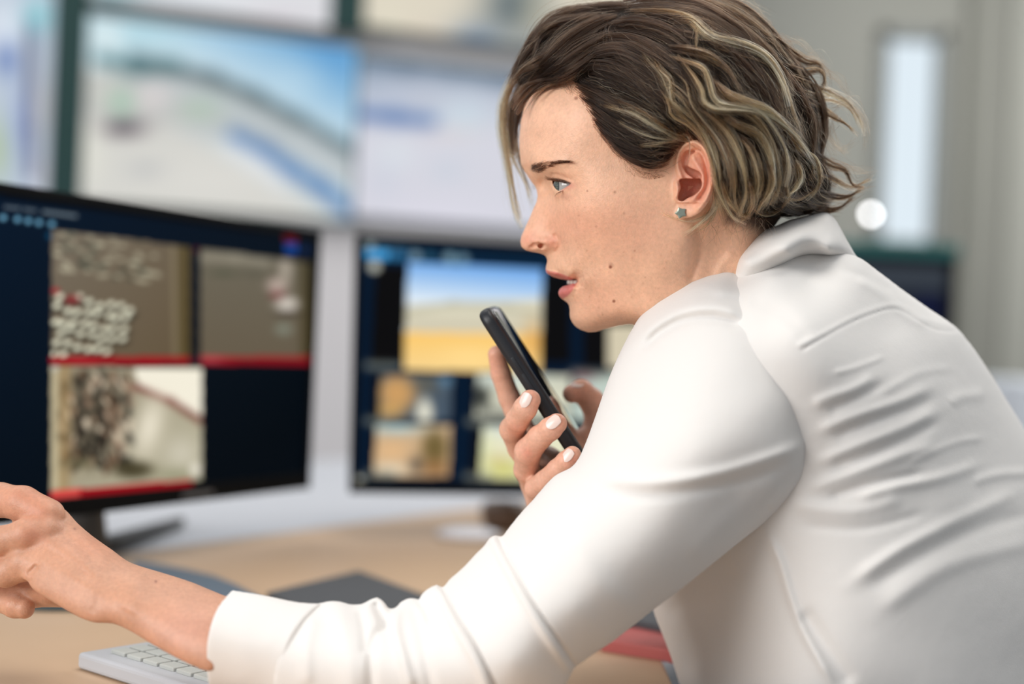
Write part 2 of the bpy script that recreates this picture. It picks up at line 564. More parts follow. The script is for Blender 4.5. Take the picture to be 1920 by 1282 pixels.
def make_monitor(label, O, u, v, n, wid, hei, paint, stand=True, bez=0.012, n1=300, m1=190, chin=0.016, stand_c=None, feet=None):
    if feet is None:
        fb = O + u * (wid / 2 if stand_c is None else stand_c) - n * 0.05
        feet = [fb + u * .12 + n * .08, fb - u * .12 + n * .08, fb - n * .09]
    root = empty('computer_monitor', O + u * wid / 2 - ZA * 0.05, label, 'monitor')
    S = Screen(O + u * bez + v * chin + n * 0.0015, u * (wid - 2 * bez), v * (hei - bez - chin), n1, m1)
    paint(S)
    S.build('display', M_scr, root)
    ax = np.stack([u, v, n])
    c = O + u * wid / 2 + v * hei / 2
    # frame
    parts = []
    for cu, cv, hu, hv in ((wid / 2, chin / 2, wid / 2, chin / 2), (wid / 2, hei - bez / 2, wid / 2, bez / 2),
                           (bez / 2, hei / 2, bez / 2, hei / 2 - .0), (wid - bez / 2, hei / 2, bez / 2, hei / 2)):
        parts.append(box_vf(O + u * cu + v * cv, ax, (hu, hv, 0.004), 0.0012))
    V, F = join_vf(parts)
    mesh('frame', V, F, M_bez, root, False)
    V, F = box_vf(c - n * 0.014, ax, (wid / 2 - 0.002, hei / 2 - 0.002, 0.012), 0.006)
    mesh('back_shell', V, F, M_bez, root, False)
    if stand:
        b = O + u * (wid / 2 if stand_c is None else stand_c) - n * 0.05
        top = b + v * hei * 0.45
        foot = np.array([b[0], b[1], DESK_Z])
        V, F = tube_vf([foot + ZA * 0.012, foot + ZA * 0.06, foot * .3 + top * .7, top], (0.028, 0.022, 0.02, 0.02), 20)
        mesh('neck', V, F, M_stand, root)
        V, F = box_vf(top + n * 0.012, ax, (0.05, 0.05, 0.014), 0.005)
        mesh('mount_plate', V, F, M_stand, root, False)
        for e_ in feet:
            tip_ = np.array([e_[0], e_[1], DESK_Z])
            V, F = tube_vf([foot + ZA * 0.012, foot * .7 + tip_ * .3 + ZA * .010, foot * .3 + tip_ * .7 + ZA * .008, tip_ + ZA * .007], (0.012, 0.010, 0.008, 0.006), 12)
            mesh('foot', V, F, M_stand, root)
    return root, S


# left monitor: right-hand edge at (597..609, 433..916) 1.66 m away, running left and nearer
RT = W(598, 433, 1.665); RB = W(609, 916, 1.665)
LTp = W(0, 355, 1.245)
u = (RT - LTp); u[2] = 0; u /= np.linalg.norm(u)
hei = RT[2] - RB[2]
n_ = np.cross(u, ZA)
wid = 0.545
O = RT - u * wid - ZA * hei
yy = PX(O + ZA * hei)
NAVY = (2, 12, 26)


def p_leftmon(S):
    S.fill(NAVY)
    S.grad(BIG, (3, 20, 38), (1, 7, 14), (40, 380), (400, 900))
    S.poly([(-200, 340), (700, 455), (700, 470), (0, 372), (-200, 352)], (6, 12, 20))
    def quad(x0, yt0, x1, yt1, yb1, yb0): return [(x0, yt0), (x1, yt1), (x1, yb1), (x0, yb0)]
    q1 = quad(97, 430, 356, 463, 668, 672)
    S.poly(q1, (112, 100, 84))
    S.grad(q1, (112, 102, 88), (96, 82, 62), (120, 440), (330, 660))
    rng = np.random.RandomState(3)
    for i in range(80):   # far rows of parked cars
        t = rng.rand(); r = rng.randint(0, 6)
        x = 104 + t * (200 if r < 4 else 180) + (r > 3) * 10; y = 438 + r * 13 + t * (12 + r * 3) + rng.randn() * 2
        if x > 305 - r * 2: continue
        S.blob(x, y, 7, 3.4, (176, 170, 146) if rng.rand() < .7 else (60, 66, 56), .85, 8, q1)
    for i in range(6):
        for j in range(9):   # bright rows of cars
            x = 112 + j * 19 + i * -6 + rng.randn() * 2; y = 556 + i * 21 + j * 3 + rng.randn() * 3
            if x < 98 or y > 664 or x > 262 - (y - 550) * 0.35: continue
            S.blob(x + 3, y + 7, 10, 5, (24, 26, 22), .9, -10, q1)
            S.blob(x, y, 8, 6, (242, 240, 214), .95, -20, q1, 2)
    S.blob(135, 562, 16, 9, (120, 30, 34), .9, 0, q1, 2)
    S.blob(104, 545, 8, 6, (170, 40, 50), .9, 0, q1, 2)
    S.line([(325, 455), (330, 665)], 5, (132, 120, 94), .7, q1)
    S.line([(345, 460), (346, 665)], 9, (78, 66, 34), .9, q1)
    q2 = quad(376, 466, 582, 492, 668, 668)
    S.grad(q2, (104, 98, 84), (98, 88, 72), (470, 480), (470, 660))
    S.line([(380, 482), (440, 484), (500, 492)], 9, (140, 134, 118), .8, q2)
    S.blob(420, 512, 26, 6, (72, 76, 60), .7, 0, q2); S.blob(478, 512, 26, 7, (80, 78, 66), .6, 0, q2)
    for x, y, rx, ry, c in ((520, 535, 20, 14, (190, 170, 160)), (538, 570, 22, 13, (222, 214, 204)), (520, 553, 14, 7, (120, 50, 54)), (535, 505, 12, 26, (170, 160, 146)),
                            (532, 617, 16, 10, (128, 134, 120)), (540, 587, 26, 5, (60, 52, 48))):
        S.blob(x, y, rx, ry, c, .9, 0, q2, 1.5)
    S.line([(572, 490), (575, 668)], 10, (60, 52, 28), .9, q2)
    S.poly(quad(94, 668, 356, 668, 682, 684), (150, 14, 26)); S.poly(quad(376, 668, 582, 668, 682, 682), (142, 16, 28))
    S.blob(395, 674, 26, 6, (196, 90, 96), .7); S.blob(150, 674, 36, 5, (176, 50, 56), .6)
    q3 = quad(95, 686, 378, 690, 898, 920)
    S.grad(q3, (150, 140, 118), (176, 170, 146), (110, 700), (370, 880))
    S.blob(175, 780, 62, 80, (70, 62, 50), .85, -8, q3, 1.6)
    for i in range(150):
        x = 108 + rng.rand() * 140; y = 700 + rng.rand() * 180
        c = ((206, 190, 166), (26, 22, 18), (150, 122, 100), (36, 34, 28), (96, 74, 56))[rng.randint(5)]
        S.blob(x, y, 3 + rng.rand() * 5, 4 + rng.rand() * 13, c, .85, rng.randint(-40, 30), q3, 2)
    S.poly([(250, 692), (378, 692), (378, 780), (318, 752), (262, 722)], (240, 234, 216), .95)
    S.line([(255, 725), (320, 752), (382, 792)], 7, (110, 52, 44), .85, q3)
    S.line([(120, 680), (118, 920)], 14, (160, 132, 88), .7, q3); S.line([(102, 690), (104, 910)], 7, (196, 184, 150), .8, q3)
    S.blob(280, 800, 26, 60, (232, 224, 204), .85, 15, q3); S.blob(340, 850, 34, 34, (206, 200, 182), .7, 0, q3)
    S.blob(250, 880, 40, 18, (60, 54, 34), .9, 0, q3, 2); S.blob(330, 890, 40, 14, (140, 138, 110), .7, 0, q3)
    S.blob(150, 870, 30, 14, (90, 86, 60), .7, 0, q3)
    S.blob(366, 880, 10, 12, (226, 220, 206), .9, 0, q3, 2)
    S.poly(quad(95, 920, 360, 898, 910, 936), (158, 12, 26)); S.poly(quad(95, 920, 150, 915, 931, 936), (206, 70, 66))
    # menu text smudges and tool icons
    S.line([(10, 388), (36, 391)], 3.5, (120, 128, 134), .7); S.line([(46, 392), (66, 395)], 3.5, (120, 128, 134), .7); S.line([(82, 397), (142, 405)], 3.5, (140, 150, 154), .75)
    for x, y in ((6, 408), (33, 411), (53, 414), (73, 417), (97, 420)):
        S.blob(x, y, 6.5, 6, (118, 176, 206), .9, 0, None, 2)
    S.poly([(533, 438), (556, 441), (556, 455), (533, 452)], (90, 10, 22)); S.poly([(535, 456), (556, 458), (556, 474), (535, 472)], (26, 70, 150))
    S.blob(572, 468, 10, 9, (28, 48, 90), .8); S.blob(568, 900, 34, 5, (70, 66, 66), .6)
    S.blob(92, 442, 5, 6, (10, 90, 130), .8); S.blob(368, 468, 4, 5, (120, 16, 30), .9); S.blob(104, 690, 6, 6, (180, 186, 190), .7)


mon1, S1 = make_monitor('black monitor on the left tiled with three camera views and red bars', O, u, ZA, n_, wid, hei, p_leftmon, n1=420, m1=260, bez=0.010, chin=0.018, stand_c=0.235, feet=[on_desk(338, 988), on_desk(20, 1080), on_desk(150, 1010)])
# badge on the lower frame: a small bright mark too blurred to read
bd = O + u * (wid - 0.20) + ZA * 0.008 + n_ * 0.0045
box('badge', bd, (0.024, 0.0025, 0.0004), mat('badge_grey', (96, 96, 98), 0.4), mon1, np.stack([u, ZA, n_]))

LT = W(677, 440, 1.70); LB = W(655, 924, 1.66)
Rr = W(1000, 477, 1.755)
u2 = Rr - LT; u2[2] = 0; u2 /= np.linalg.norm(u2)
n2 = np.cross(u2, ZA)
v2 = LT - LB; hei2 = np.linalg.norm(v2)
v2 = v2 / hei2
v2 = v2 - u2 * (v2 @ u2); v2 /= np.linalg.norm(v2)
n2 = np.cross(u2, v2)


def p_rightmon(S):
    S.fill((4, 26, 46))
    S.poly([(600, 480), (1500, 520), (1500, 2000), (600, 2000)], (3, 22, 42))
    S.poly([(600, 400), (1500, 455), (1500, 520), (600, 480)], (4, 30, 52))
    D0 = (8, 8, 9)
    S.poly([(703, 498), (1070, 512), (1070, 680), (694, 680)], D0)
    S.poly([(1096, 512), (1400, 520), (1400, 690), (1092, 690)], D0)
    q = [(765, 492), (1018, 504), (1012, 698), (757, 694)]
    S.grad(q, (110, 164, 226), (222, 232, 240), (890, 500), (884, 574))
    S.grad([(763, 572), (1016, 560), (1014, 640), (760, 635)], (216, 212, 190), (206, 198, 172), (890, 570), (890, 625))
    S.grad([(760, 622), (1014, 626), (1012, 698), (757, 694)], (244, 196, 108), (240, 206, 140), (890, 625), (890, 695))
    S.line([(765, 582), (850, 570), (950, 576), (1016, 588)], 7, (176, 172, 150), .7, q)
    S.line([(770, 604), (1014, 604)], 5, (188, 180, 160), .6, q)
    S.blob(1000, 640, 18, 34, (214, 160, 88), .8, 0, q)
    S.blob(880, 670, 60, 22, (250, 214, 140), .8, 0, q)
    # lower tiles
    for qq in ([(700, 700), (850, 702), (846, 788), (696, 786)], [(888, 702), (1070, 704), (1066, 790), (884, 788)], [(698, 796), (846, 798), (842, 896), (692, 894)], [(886, 798), (1066, 800), (1062, 900), (880, 898)],
               [(1096, 704), (1300, 710), (1296, 800), (1092, 796)], [(1092, 806), (1296, 812), (1290, 906), (1088, 902)]):
        S.poly(qq, D0)
    a = [(714, 702), (848, 704), (844, 788), (710, 786)]
    S.poly(a, (70, 84, 98)); S.blob(745, 735, 40, 34, (206, 156, 96), .95, 0, a, 2); S.blob(730, 770, 30, 14, (226, 172, 92), .8, 0, a)
    S.blob(800, 720, 26, 20, (96, 92, 80), .8, 0, a); S.blob(835, 712, 12, 12, (90, 130, 160), .9, 0, a); S.blob(796, 775, 16, 30, (230, 226, 206), .95, 0, a, 2)
    b = [(896, 700), (1070, 704), (1066, 786), (890, 782)]
    S.poly(b, (196, 198, 180)); S.blob(905, 745, 16, 26, (24, 28, 28), .95, 0, b, 2); S.blob(950, 712, 60, 10, (206, 222, 220), .8, 0, b); S.blob(1000, 750, 70, 24, (226, 222, 196), .9, 0, b)
    S.blob(935, 772, 40, 10, (130, 130, 120), .8, 0, b)
    c = [(706, 796), (846, 798), (842, 894), (700, 892)]
    S.poly(c, (196, 166, 130)); S.blob(740, 802, 60, 12, (170, 200, 206), .95, 0, c); S.blob(735, 845, 34, 20, (222, 180, 132), .9, 0, c); S.blob(815, 840, 26, 36, (104, 88, 50), .95, 0, c, 2)
    S.blob(815, 878, 30, 16, (140, 100, 60), .9, 0, c); S.blob(730, 880, 36, 12, (230, 216, 190), .9, 0, c); S.blob(780, 870, 12, 14, (60, 58, 56), .8, 0, c)
    d = [(906, 798), (1066, 802), (1062, 900), (898, 898)]
    S.poly(d, (224, 222, 190)); S.blob(960, 806, 70, 12, (206, 218, 216), .8, 0, d); S.blob(930, 860, 36, 10, (206, 190, 130), .8, 0, d); S.blob(945, 882, 40, 14, (190, 186, 80), .7, 0, d); S.blob(910, 850, 10, 40, (214, 220, 170), .7, 0, d)
    e = [(1140, 610), (1400, 610), (1400, 690), (1140, 690)]
    S.poly(e, (206, 196, 170))
    S.poly([(1080, 700), (1296, 706), (1290, 790), (1070, 786)], (186, 200, 190)); S.blob(1094, 705, 20, 9, (110, 46, 64), .9)
    # tool strip icons and labels
    S.line([(690, 455), (760, 461)], 5, (90, 104, 112), .6)
    S.poly([(686, 466), (730, 469), (728, 487), (685, 484)], (70, 156, 214)); S.poly([(730, 469), (764, 471), (762, 489), (730, 487)], (40, 96, 136))
    for x, y, r, c_ in ((694, 459, 9, (150, 160, 158)), (779, 480, 11, (120, 148, 164)), (806, 482, 10, (40, 84, 108)), (843, 484, 12, (120, 150, 164)), (868, 486, 11, (110, 140, 156)), (702, 499, 12, (190, 190, 176)), (673, 903, 12, (188, 184, 168))):
        S.blob(x, y, r, r, c_, .95, 0, None, 3)
    for x0, y0, x1 in ((690, 685, 745), (690, 789, 735), (692, 888, 735), (880, 790, 925), (876, 893, 915), (1076, 700, 1140)):
        S.line([(x0, y0), (x1, y0 + 2)], 8, (122, 122, 110), .75)
    S.poly([(655, 914), (1300, 925), (1300, 945), (655, 945)], (10, 12, 16))


mon2, S2 = make_monitor('black monitor behind the phone showing a landscape view and small thumbnails', LB.copy(), u2, v2, n2, 0.50, hei2, p_rightmon, n1=420, m1=260, bez=0.008, chin=0.014, stand_c=0.36)

# third monitor, far right
M_teal = mat('teal_cover', (20, 92, 90), 0.5)
A = W(1592, 478, 3.3); B = W(1788, 610, 3.3)
hw = (B - A)[0] / 2


def p_far(S):
    S.fill((52, 58, 66)); S.poly([(1500, 540), (1900, 552), (1900, 900), (1500, 900)], (14, 18, 34))
    S.blob(1740, 575, 30, 20, (20, 26, 60), .8)


O3 = np.array([A[0] - 0.22, A[1], W(1700, 690, 3.3)[2]])
h3 = W(1700, 478, 3.3)[2] - O3[2]
w3 = W(1790, 560, 3.3)[0] - O3[0]
r3, _ = make_monitor('far dark monitor with a teal top edge below the window', O3, XA, ZA, -YA, w3, h3, p_far, n1=80, m1=60, bez=0.02)
box('top_strip', O3 + XA * w3 / 2 + ZA * (h3 + 0.012), (w3 / 2, 0.03, 0.014), M_teal, r3, bev=0.003)
far_desk = empty('side_desk', (1.3, 3.4, 0), 'white desk in the background on the right below the window', 'desk')
box('desktop', (1.55, 3.6, DESK_Z - 0.014), (0.75, 0.4, 0.014), M_white, far_desk, bev=0.003)
for x in (0.88, 2.22):
    for y in (3.25, 3.93):
        box('leg', (x, y, 0.356), (0.025, 0.025, 0.356), M_white, far_desk)
# white box with a black front on the side desk
wb = on_desk(1925, 745, DESK_Z)
bx = W(1935, 720, 3.1)
pr = empty('printer', (bx[0] + .12, bx[1], DESK_Z), 'white device with a black front at the right photo edge', 'printer')
zt = W(1910, 712, 3.05)[2]; x0 = W(1893, 740, 3.05)[0]
if zt < DESK_Z + 0.06: zt = DESK_Z + 0.14
box('housing', (x0 + .2, bx[1], (DESK_Z + zt) / 2 + 0.001), (0.2, 0.15, (zt - DESK_Z) / 2), mat('white_plastic', (222, 228, 236), 0.4), pr, bev=0.012)
box('front_panel', (x0 + .23, bx[1] - 0.151, DESK_Z + (zt - DESK_Z) * .35), (0.15, 0.004, (zt - DESK_Z) * .28), M_bez, pr, bev=0.001)
# round lamp: bright ball in the window
lp = W(1633, 402, 4.6)
fl = empty('globe_lamp', (lp[0], lp[1], 0), 'small glowing globe lamp in front of the window', 'lamp')
m_gl, nt, p = nodes('glowing_globe')
p.inputs['Emission Color'].default_value = (1, 1, 1, 1); p.inputs['Emission Strength'].default_value = 14.0
V, F = lathe_vf(lp, [(0.001, -.010)] + [(0.010 * math.sin(a), -0.010 * math.cos(a)) for a in np.linspace(.15, 3.0, 14)] + [(0.001, .010)], 24)
mesh('globe', V, F, m_gl, fl)
V, F = tube_vf([(lp[0], lp[1], 0.02), (lp[0], lp[1], lp[2] * .5), (lp[0], lp[1], lp[2] - 0.008)], 0.004, 10)
mesh('pole', V, F, M_stand, fl)
V, F = lathe_vf((lp[0], lp[1], 0), [(0, 0), (.13, 0), (.13, .015), (.01, .025), (0, .025)], 32)
mesh('base', V, F, M_stand, fl)

# ------------------------------------------------------------------ things on the desk
M_key = mat('grey_keycaps', (184, 188, 184), 0.5)
M_kb = mat('silver_keyboard_body', (186, 190, 196), 0.4)
kA = on_desk(145, 1222, DESK_Z + .012); kB = on_desk(232, 1186, DESK_Z + .012); kC = on_desk(400, 1300, DESK_Z + .012)
ku = (kC - kA); ku[2] = 0; ku /= np.linalg.norm(ku)         # long direction, towards lower right
kv = np.cross(ZA, ku)
if kv @ (kB - kA) < 0: kv = -kv
kw = 0.115; kl = 0.29
kb = empty('keyboard', kA + ku * kl / 2 + kv * kw / 2 - ZA * .012, 'light grey keyboard below her outstretched forearm', 'keyboard')
ax = np.stack([ku, kv, ZA])
c = kA + ku * kl / 2 + kv * kw / 2; c[2] = DESK_Z + 0.0062
V, F = box_vf(c, ax, (kl / 2, kw / 2, 0.0058), 0.003)
mesh('case', V, F, M_kb, kb, False)
rows = 6; cols = 14
kp = []
for r_ in range(rows):
    for q in range(cols):
        cc = kA + ku * (0.016 + (kl - .032) * (q + .5) / cols) + kv * (0.014 + (kw - 0.026) * (r_ + .5) / rows); cc[2] = DESK_Z + 0.0132
        kp.append((cc, ((kl - .032) / cols / 2 - 0.0012, (kw - 0.026) / rows / 2 - 0.0012, 0.0016)))
k0 = None
for cc, hh in kp:
    if k0 is None:
        V, F = box_vf((0, 0, 0), ax, hh, 0.001)
        k0 = mesh('keycap', V, F, M_key, kb, False); o = k0
    else:
        o = k0.copy(); COL.objects.link(o)
    o.location = tuple(cc.tolist())
# mouse pad edge right behind the wrist, dark mat, round dish
M_mat = mat('dark_grey_mat', (74, 76, 80), 0.8, noise=0.2, nscale=150)
p1 = on_desk(672, 1080)[:2]; p2 = on_desk(500, 1122)[:2]; p3 = on_desk(800, 1128)[:2]
p4 = p2 + (p3 - p1) * 1.0
pad = slab_poly('desk_mat', [p1, p2, p4 + (p3 - p1) * .3, p3 + (p3 - p1) * .3], DESK_Z + 0.0005, DESK_Z + 0.006, M_mat, None, 0.001)
tag(pad, 'dark grey desk mat whose corner shows behind her sleeve', 'desk mat')
arc = [on_desk(x, y)[:2] for x, y in ((250, 1064), (300, 1070), (350, 1080), (400, 1092), (440, 1108), (520, 1150))]
arcin = [on_desk(x, y)[:2] for x, y in ((500, 1170), (400, 1130), (330, 1105), (250, 1090))]
tb = slab_poly('notebook', arc + arcin, DESK_Z + 0.0005, DESK_Z + 0.007, mat('slate_blue_cover', (92, 106, 120), 0.6), None, 0.001)
tag(tb, 'thin slate blue notebook with a curved edge behind her forearm', 'notebook')
dc = on_desk(95, 1132)
mo = empty('computer_mouse', dc, 'small light blue mouse with a dark rim below her pointing hand', 'mouse')
V, F = lathe_vf((0, 0, 0), [(0.0, 0.0), (0.030, 0.0), (0.033, 0.006), (0.030, 0.016), (0.02, 0.026), (0.008, 0.030), (0.0, 0.0305)], 36)
V = V * np.array([1.55, 1.0, .8]) + dc + ZA * .001
mesh('shell', V, F, mat('light_blue_plastic', (186, 204, 224), 0.25), mo)
V, F = lathe_vf((0, 0, 0), [(0.0, 0.0), (0.0345, 0.0), (0.0350, 0.004), (0.0335, 0.007), (0.0300, 0.007)], 36)
V = V * np.array([1.55, 1.0, .8]) + dc + ZA * .0005
mesh('rim', V, F, mat('dark_teal_rubber', (62, 78, 84), 0.5), mo)
# red and dark mat seen under the elbow
q1 = [on_desk(x, y)[:2] for x, y in ((1060, 1165), (1180, 1130), (1262, 1140), (1276, 1250), (1250, 1241), (1130, 1222))]
fd = slab_poly('folder', q1, DESK_Z + 0.0005, DESK_Z + 0.010, mat('muted_red_cover', (176, 88, 84), 0.6), None, 0.002)
tag(fd, 'red folder with dark edge on the desk below her elbow', 'folder')
q2_ = [on_desk(x, y, DESK_Z + .01)[:2] for x, y in ((1080, 1140), (1180, 1110), (1256, 1120), (1262, 1190), (1250, 1188), (1170, 1172))]
fe = slab_poly('notepad', q2_, DESK_Z + 0.0105, DESK_Z + 0.016, M_mat, None, 0.001)
tag(fe, 'dark grey notepad lying on the red folder', 'notepad')
# pair of small things behind the elbow: brown cup-like pot and white mouse
cc = on_desk(944, 992)
pot = empty('small_pot', cc, 'small brown pot on the desk behind her sleeve', 'pot')
V, F = lathe_vf(cc + ZA * .001, [(0.0, 0.0), (0.022, 0.0), (0.028, 0.008), (0.031, 0.022), (0.027, 0.034), (0.024, 0.034), (0.024, 0.008), (0.0, 0.006)], 32)
mesh('body', V, F, mat('brown_glaze', (124, 100, 84), 0.4, noise=.3, nscale=60), pot)
cw = on_desk(878, 1010)
V, F = lathe_vf((0, 0, 0), [(0.0, 0.0), (0.024, 0.0), (0.027, 0.005), (0.024, 0.012), (0.014, 0.018), (0.0, 0.020)], 32)
wm = mesh('eraser', V * np.array([1.5, 1, .7]) + cw + ZA * .001, F, mat('white_rubber', (226, 226, 232), 0.5))
tag(wm, 'small rounded white eraser lying beside the brown pot', 'eraser')

# ------------------------------------------------------------------ implicit surface tools
def tps_fit(P, v, reg=1e-6):
    P = np.asarray(P, float) / 300.0; v = np.asarray(v, float); n = len(P)
    d = np.linalg.norm(P[:, None] - P[None], axis=-1)
    K = d * d * np.log(d + 1e-9) + np.eye(n) * reg
    A = np.zeros((n + 3, n + 3)); A[:n, :n] = K; A[:n, n] = 1; A[:n, n + 1:] = P
    A[n, :n] = 1; A[n + 1:, :n] = P.T
    c = np.linalg.solve(A, np.concatenate([v, [0, 0, 0]]))
    return P, c


def tps_eval(fit, x, y):
    P, c = fit
    x = np.asarray(x, float) / 300.0; y = np.asarray(y, float) / 300.0
    out = c[-3] + c[-2] * x + c[-1] * y
    for (a, b), k in zip(P, c[:-3]):
        d2 = (x - a) ** 2 + (y - b) ** 2
        out = out + k * 0.5 * d2 * np.log(d2 + 1e-18)
    return out


def poly_sd(x, y, poly):
    """signed pixel distance, positive inside"""
    poly = np.asarray(poly, float)
    best = np.full(np.shape(x), 1e9)
    for p, q in zip(poly, np.roll(poly, -1, 0)):
        d = q - p; L = d @ d + 1e-12
        t = np.clip(((x - p[0]) * d[0] + (y - p[1]) * d[1]) / L, 0, 1)
        best = np.minimum(best, np.hypot(x - p[0] - t * d[0], y - p[1] - t * d[1]))
    return np.where(in_poly(x, y, poly), best, -best)


def line_d(x, y, pts):
    """distance to a polyline, signed side, and position 0..1 along it"""
    pts = np.asarray(pts, float)
    seg = np.linalg.norm(np.diff(pts, axis=0), axis=1); tot = seg.sum(); acc = 0
    best = np.full(np.shape(x), 1e9); side = np.zeros(np.shape(x)); pos = np.zeros(np.shape(x))
    for p, q, L in zip(pts[:-1], pts[1:], seg):
        d = q - p
        t = np.clip(((x - p[0]) * d[0] + (y - p[1]) * d[1]) / (L * L + 1e-12), 0, 1)
        r = np.hypot(x - p[0] - t * d[0], y - p[1] - t * d[1])
        k = r < best
        best = np.where(k, r, best)
        side = np.where(k, np.sign((x - p[0]) * d[1] - (y - p[1]) * d[0]), side)
        pos = np.where(k, (acc + t * L) / tot, pos)
        acc += L
    return best, side, pos


def strokes(x, y, S):
    """sum of ridges / creases / steps drawn over the picture plane; result in metres towards the camera
    each: (kind, points, width_px, amount_mm)"""
    out = np.zeros(np.shape(x))
    for kind, pts, w, a in S:
        p = catmull(pts, 4) if len(pts) > 2 else np.asarray(pts, float)
        d, s, t = line_d(x, y, p)
        fade = smooth01(t / 0.15) * smooth01((1 - t) / 0.15) * 0.85 + 0.15 if kind != 'full' else 1.0
        if kind == 'full' or kind == 'ridge':
            out += a * 1e-3 * np.exp(-(d / w) ** 2) * fade
        elif kind == 'step':     # raised on the left-hand side of the stroke, dropping sharply across it
            out += a * 1e-3 * fade * np.where(s > 0, np.exp(-(d / (w * 3.0)) ** 2), 0.0) * (1 - np.exp(-(d / (w * .35)) ** 2) * .5)
            out -= a * 0.35e-3 * fade * np.where(s <= 0, np.exp(-(d / w) ** 2), 0.0)
    return out


def bumps(x, y, B):
    out = np.zeros(np.shape(x))
    for cx, cy, rx, ry, ang, a in B:
        ca, sa = math.cos(math.radians(ang)), math.sin(math.radians(ang))
        dx, dy = x - cx, y - cy
        out += a * 1e-3 * np.exp(-((dx * ca + dy * sa) / rx) ** 2 - ((-dx * sa + dy * ca) / ry) ** 2)
    return out


def smax(a, b, k):
    h = np.maximum(k - np.abs(a - b), 0) / k
    return np.maximum(a, b) + h * h * k * 0.25


def smin(a, b, k):
    return -smax(-a, -b, k)


class Grid:
    """nodes regular in picture column, row and distance (a frustum-shaped lattice of the room)"""
    def __init__(s, x0, x1, y0, y1, d0, d1, st, dst):
        s.xs = np.arange(x0, x1 + st, st, dtype=float); s.ys = np.arange(y0, y1 + st, st, dtype=float)
        s.ds = np.arange(d0, d1 + dst, dst, dtype=float)
        s.x, s.y = np.meshgrid(s.xs, s.ys, indexing='ij')
        s.D = s.ds[None, None, :].astype(np.float32)
        s.X = (((s.x - CX) / FPX)[..., None] * s.D).astype(np.float32)
        s.Y = (((s.y - CY) / FPX)[..., None] * s.D).astype(np.float32)
        s.st, s.dst = st, dst
    def chain(s, pts, k=0.0, flat=None):
        """union of round cones through (px, py, D, radius mm); positive inside"""
        out = None
        Q = [np.array([(p[0] - CX) / FPX * p[2], (p[1] - CY) / FPX * p[2], p[2]]) for p in pts]
        for (a, pa), (b, pb) in zip(zip(Q[:-1], pts[:-1]), zip(Q[1:], pts[1:])):
            ra, rb = pa[3] * 1e-3, pb[3] * 1e-3
            d = b - a; L = d @ d + 1e-12
            t = np.clip(((s.X - a[0]) * d[0] + (s.Y - a[1]) * d[1] + (s.D - a[2]) * d[2]) / L, 0, 1)
            r = np.sqrt((s.X - a[0] - t * d[0]) ** 2 + (s.Y - a[1] - t * d[1]) ** 2 + (s.D - a[2] - t * d[2]) ** 2)
            f = (ra + t * (rb - ra) - r).astype(np.float32)
            out = f if out is None else (smax(out, f, k) if k > 0 else np.maximum(out, f))
        return out
    def ball(s, x, y, D, r):
        q = ((x - CX) / FPX * D, (y - CY) / FPX * D, D)
        return (r * 1e-3 - np.sqrt((s.X - q[0]) ** 2 + (s.Y - q[1]) ** 2 + (s.D - q[2]) ** 2)).astype(np.float32)
    def surf(s, F):
        V, Q = surface_nets(F)
        px = s.xs[0] + V[:, 0] * s.st; py = s.ys[0] + V[:, 1] * s.st; D = s.ds[0] + V[:, 2] * s.dst
        return px, py, D, Q


def surface_nets(F):
    """dual mesh of the zero level of F (positive inside); vertices in index space, quads"""
    F = F.astype(np.float32)
    S = F > 0
    nx, ny, nz = F.shape
    c = np.zeros((nx - 1, ny - 1, nz - 1), np.uint8)
    for i in (0, 1):
        for j in (0, 1):
            for k in (0, 1):
                c += S[i:nx - 1 + i, j:ny - 1 + j, k:nz - 1 + k]
    act = (c > 0) & (c < 8)
    idx = np.argwhere(act)
    vid = np.full(act.shape, -1, np.int32); vid[act] = np.arange(len(idx))
    co = [(i, j, k) for i in (0, 1) for j in (0, 1) for k in (0, 1)]
    vals = {o: F[idx[:, 0] + o[0], idx[:, 1] + o[1], idx[:, 2] + o[2]] for o in co}
    acc = np.zeros((len(idx), 3)); cnt = np.zeros(len(idx))
    for a in co:
        for ax in range(3):
            if a[ax] == 1: continue
            b = list(a); b[ax] = 1; b = tuple(b)
            va, vb = vals[a], vals[b]
            m = (va > 0) != (vb > 0)
            t = np.where(m, va / np.where(m, va - vb, 1), 0)
            p = np.zeros((len(idx), 3)); p[:] = a
            p[:, ax] = t
            acc += p * m[:, None]; cnt += m
    V = idx + acc / cnt[:, None]
    quads = []
    for ax in range(3):
        sl0 = [slice(None)] * 3; sl1 = [slice(None)] * 3
        sl0[ax] = slice(0, -1); sl1[ax] = slice(1, None)
        m = S[tuple(sl0)] != S[tuple(sl1)]
        e = np.argwhere(m)
        u, v = [(1, 2), (2, 0), (0, 1)][ax]
        ok = (e[:, u] > 0) & (e[:, v] > 0) & (e[:, u] < F.shape[u] - 1) & (e[:, v] < F.shape[v] - 1)
        e = e[ok]
        ins = S[e[:, 0], e[:, 1], e[:, 2]]
        def g(du, dv):
            q = e.copy(); q[:, u] += du; q[:, v] += dv
            return vid[q[:, 0], q[:, 1], q[:, 2]]
        a, b, c_, d = g(-1, -1), g(0, -1), g(0, 0), g(-1, 0)
        q = np.stack([a, b, c_, d], -1)
        q[~ins] = q[~ins][:, ::-1]
        quads.append(q)
    return V, np.concatenate(quads)


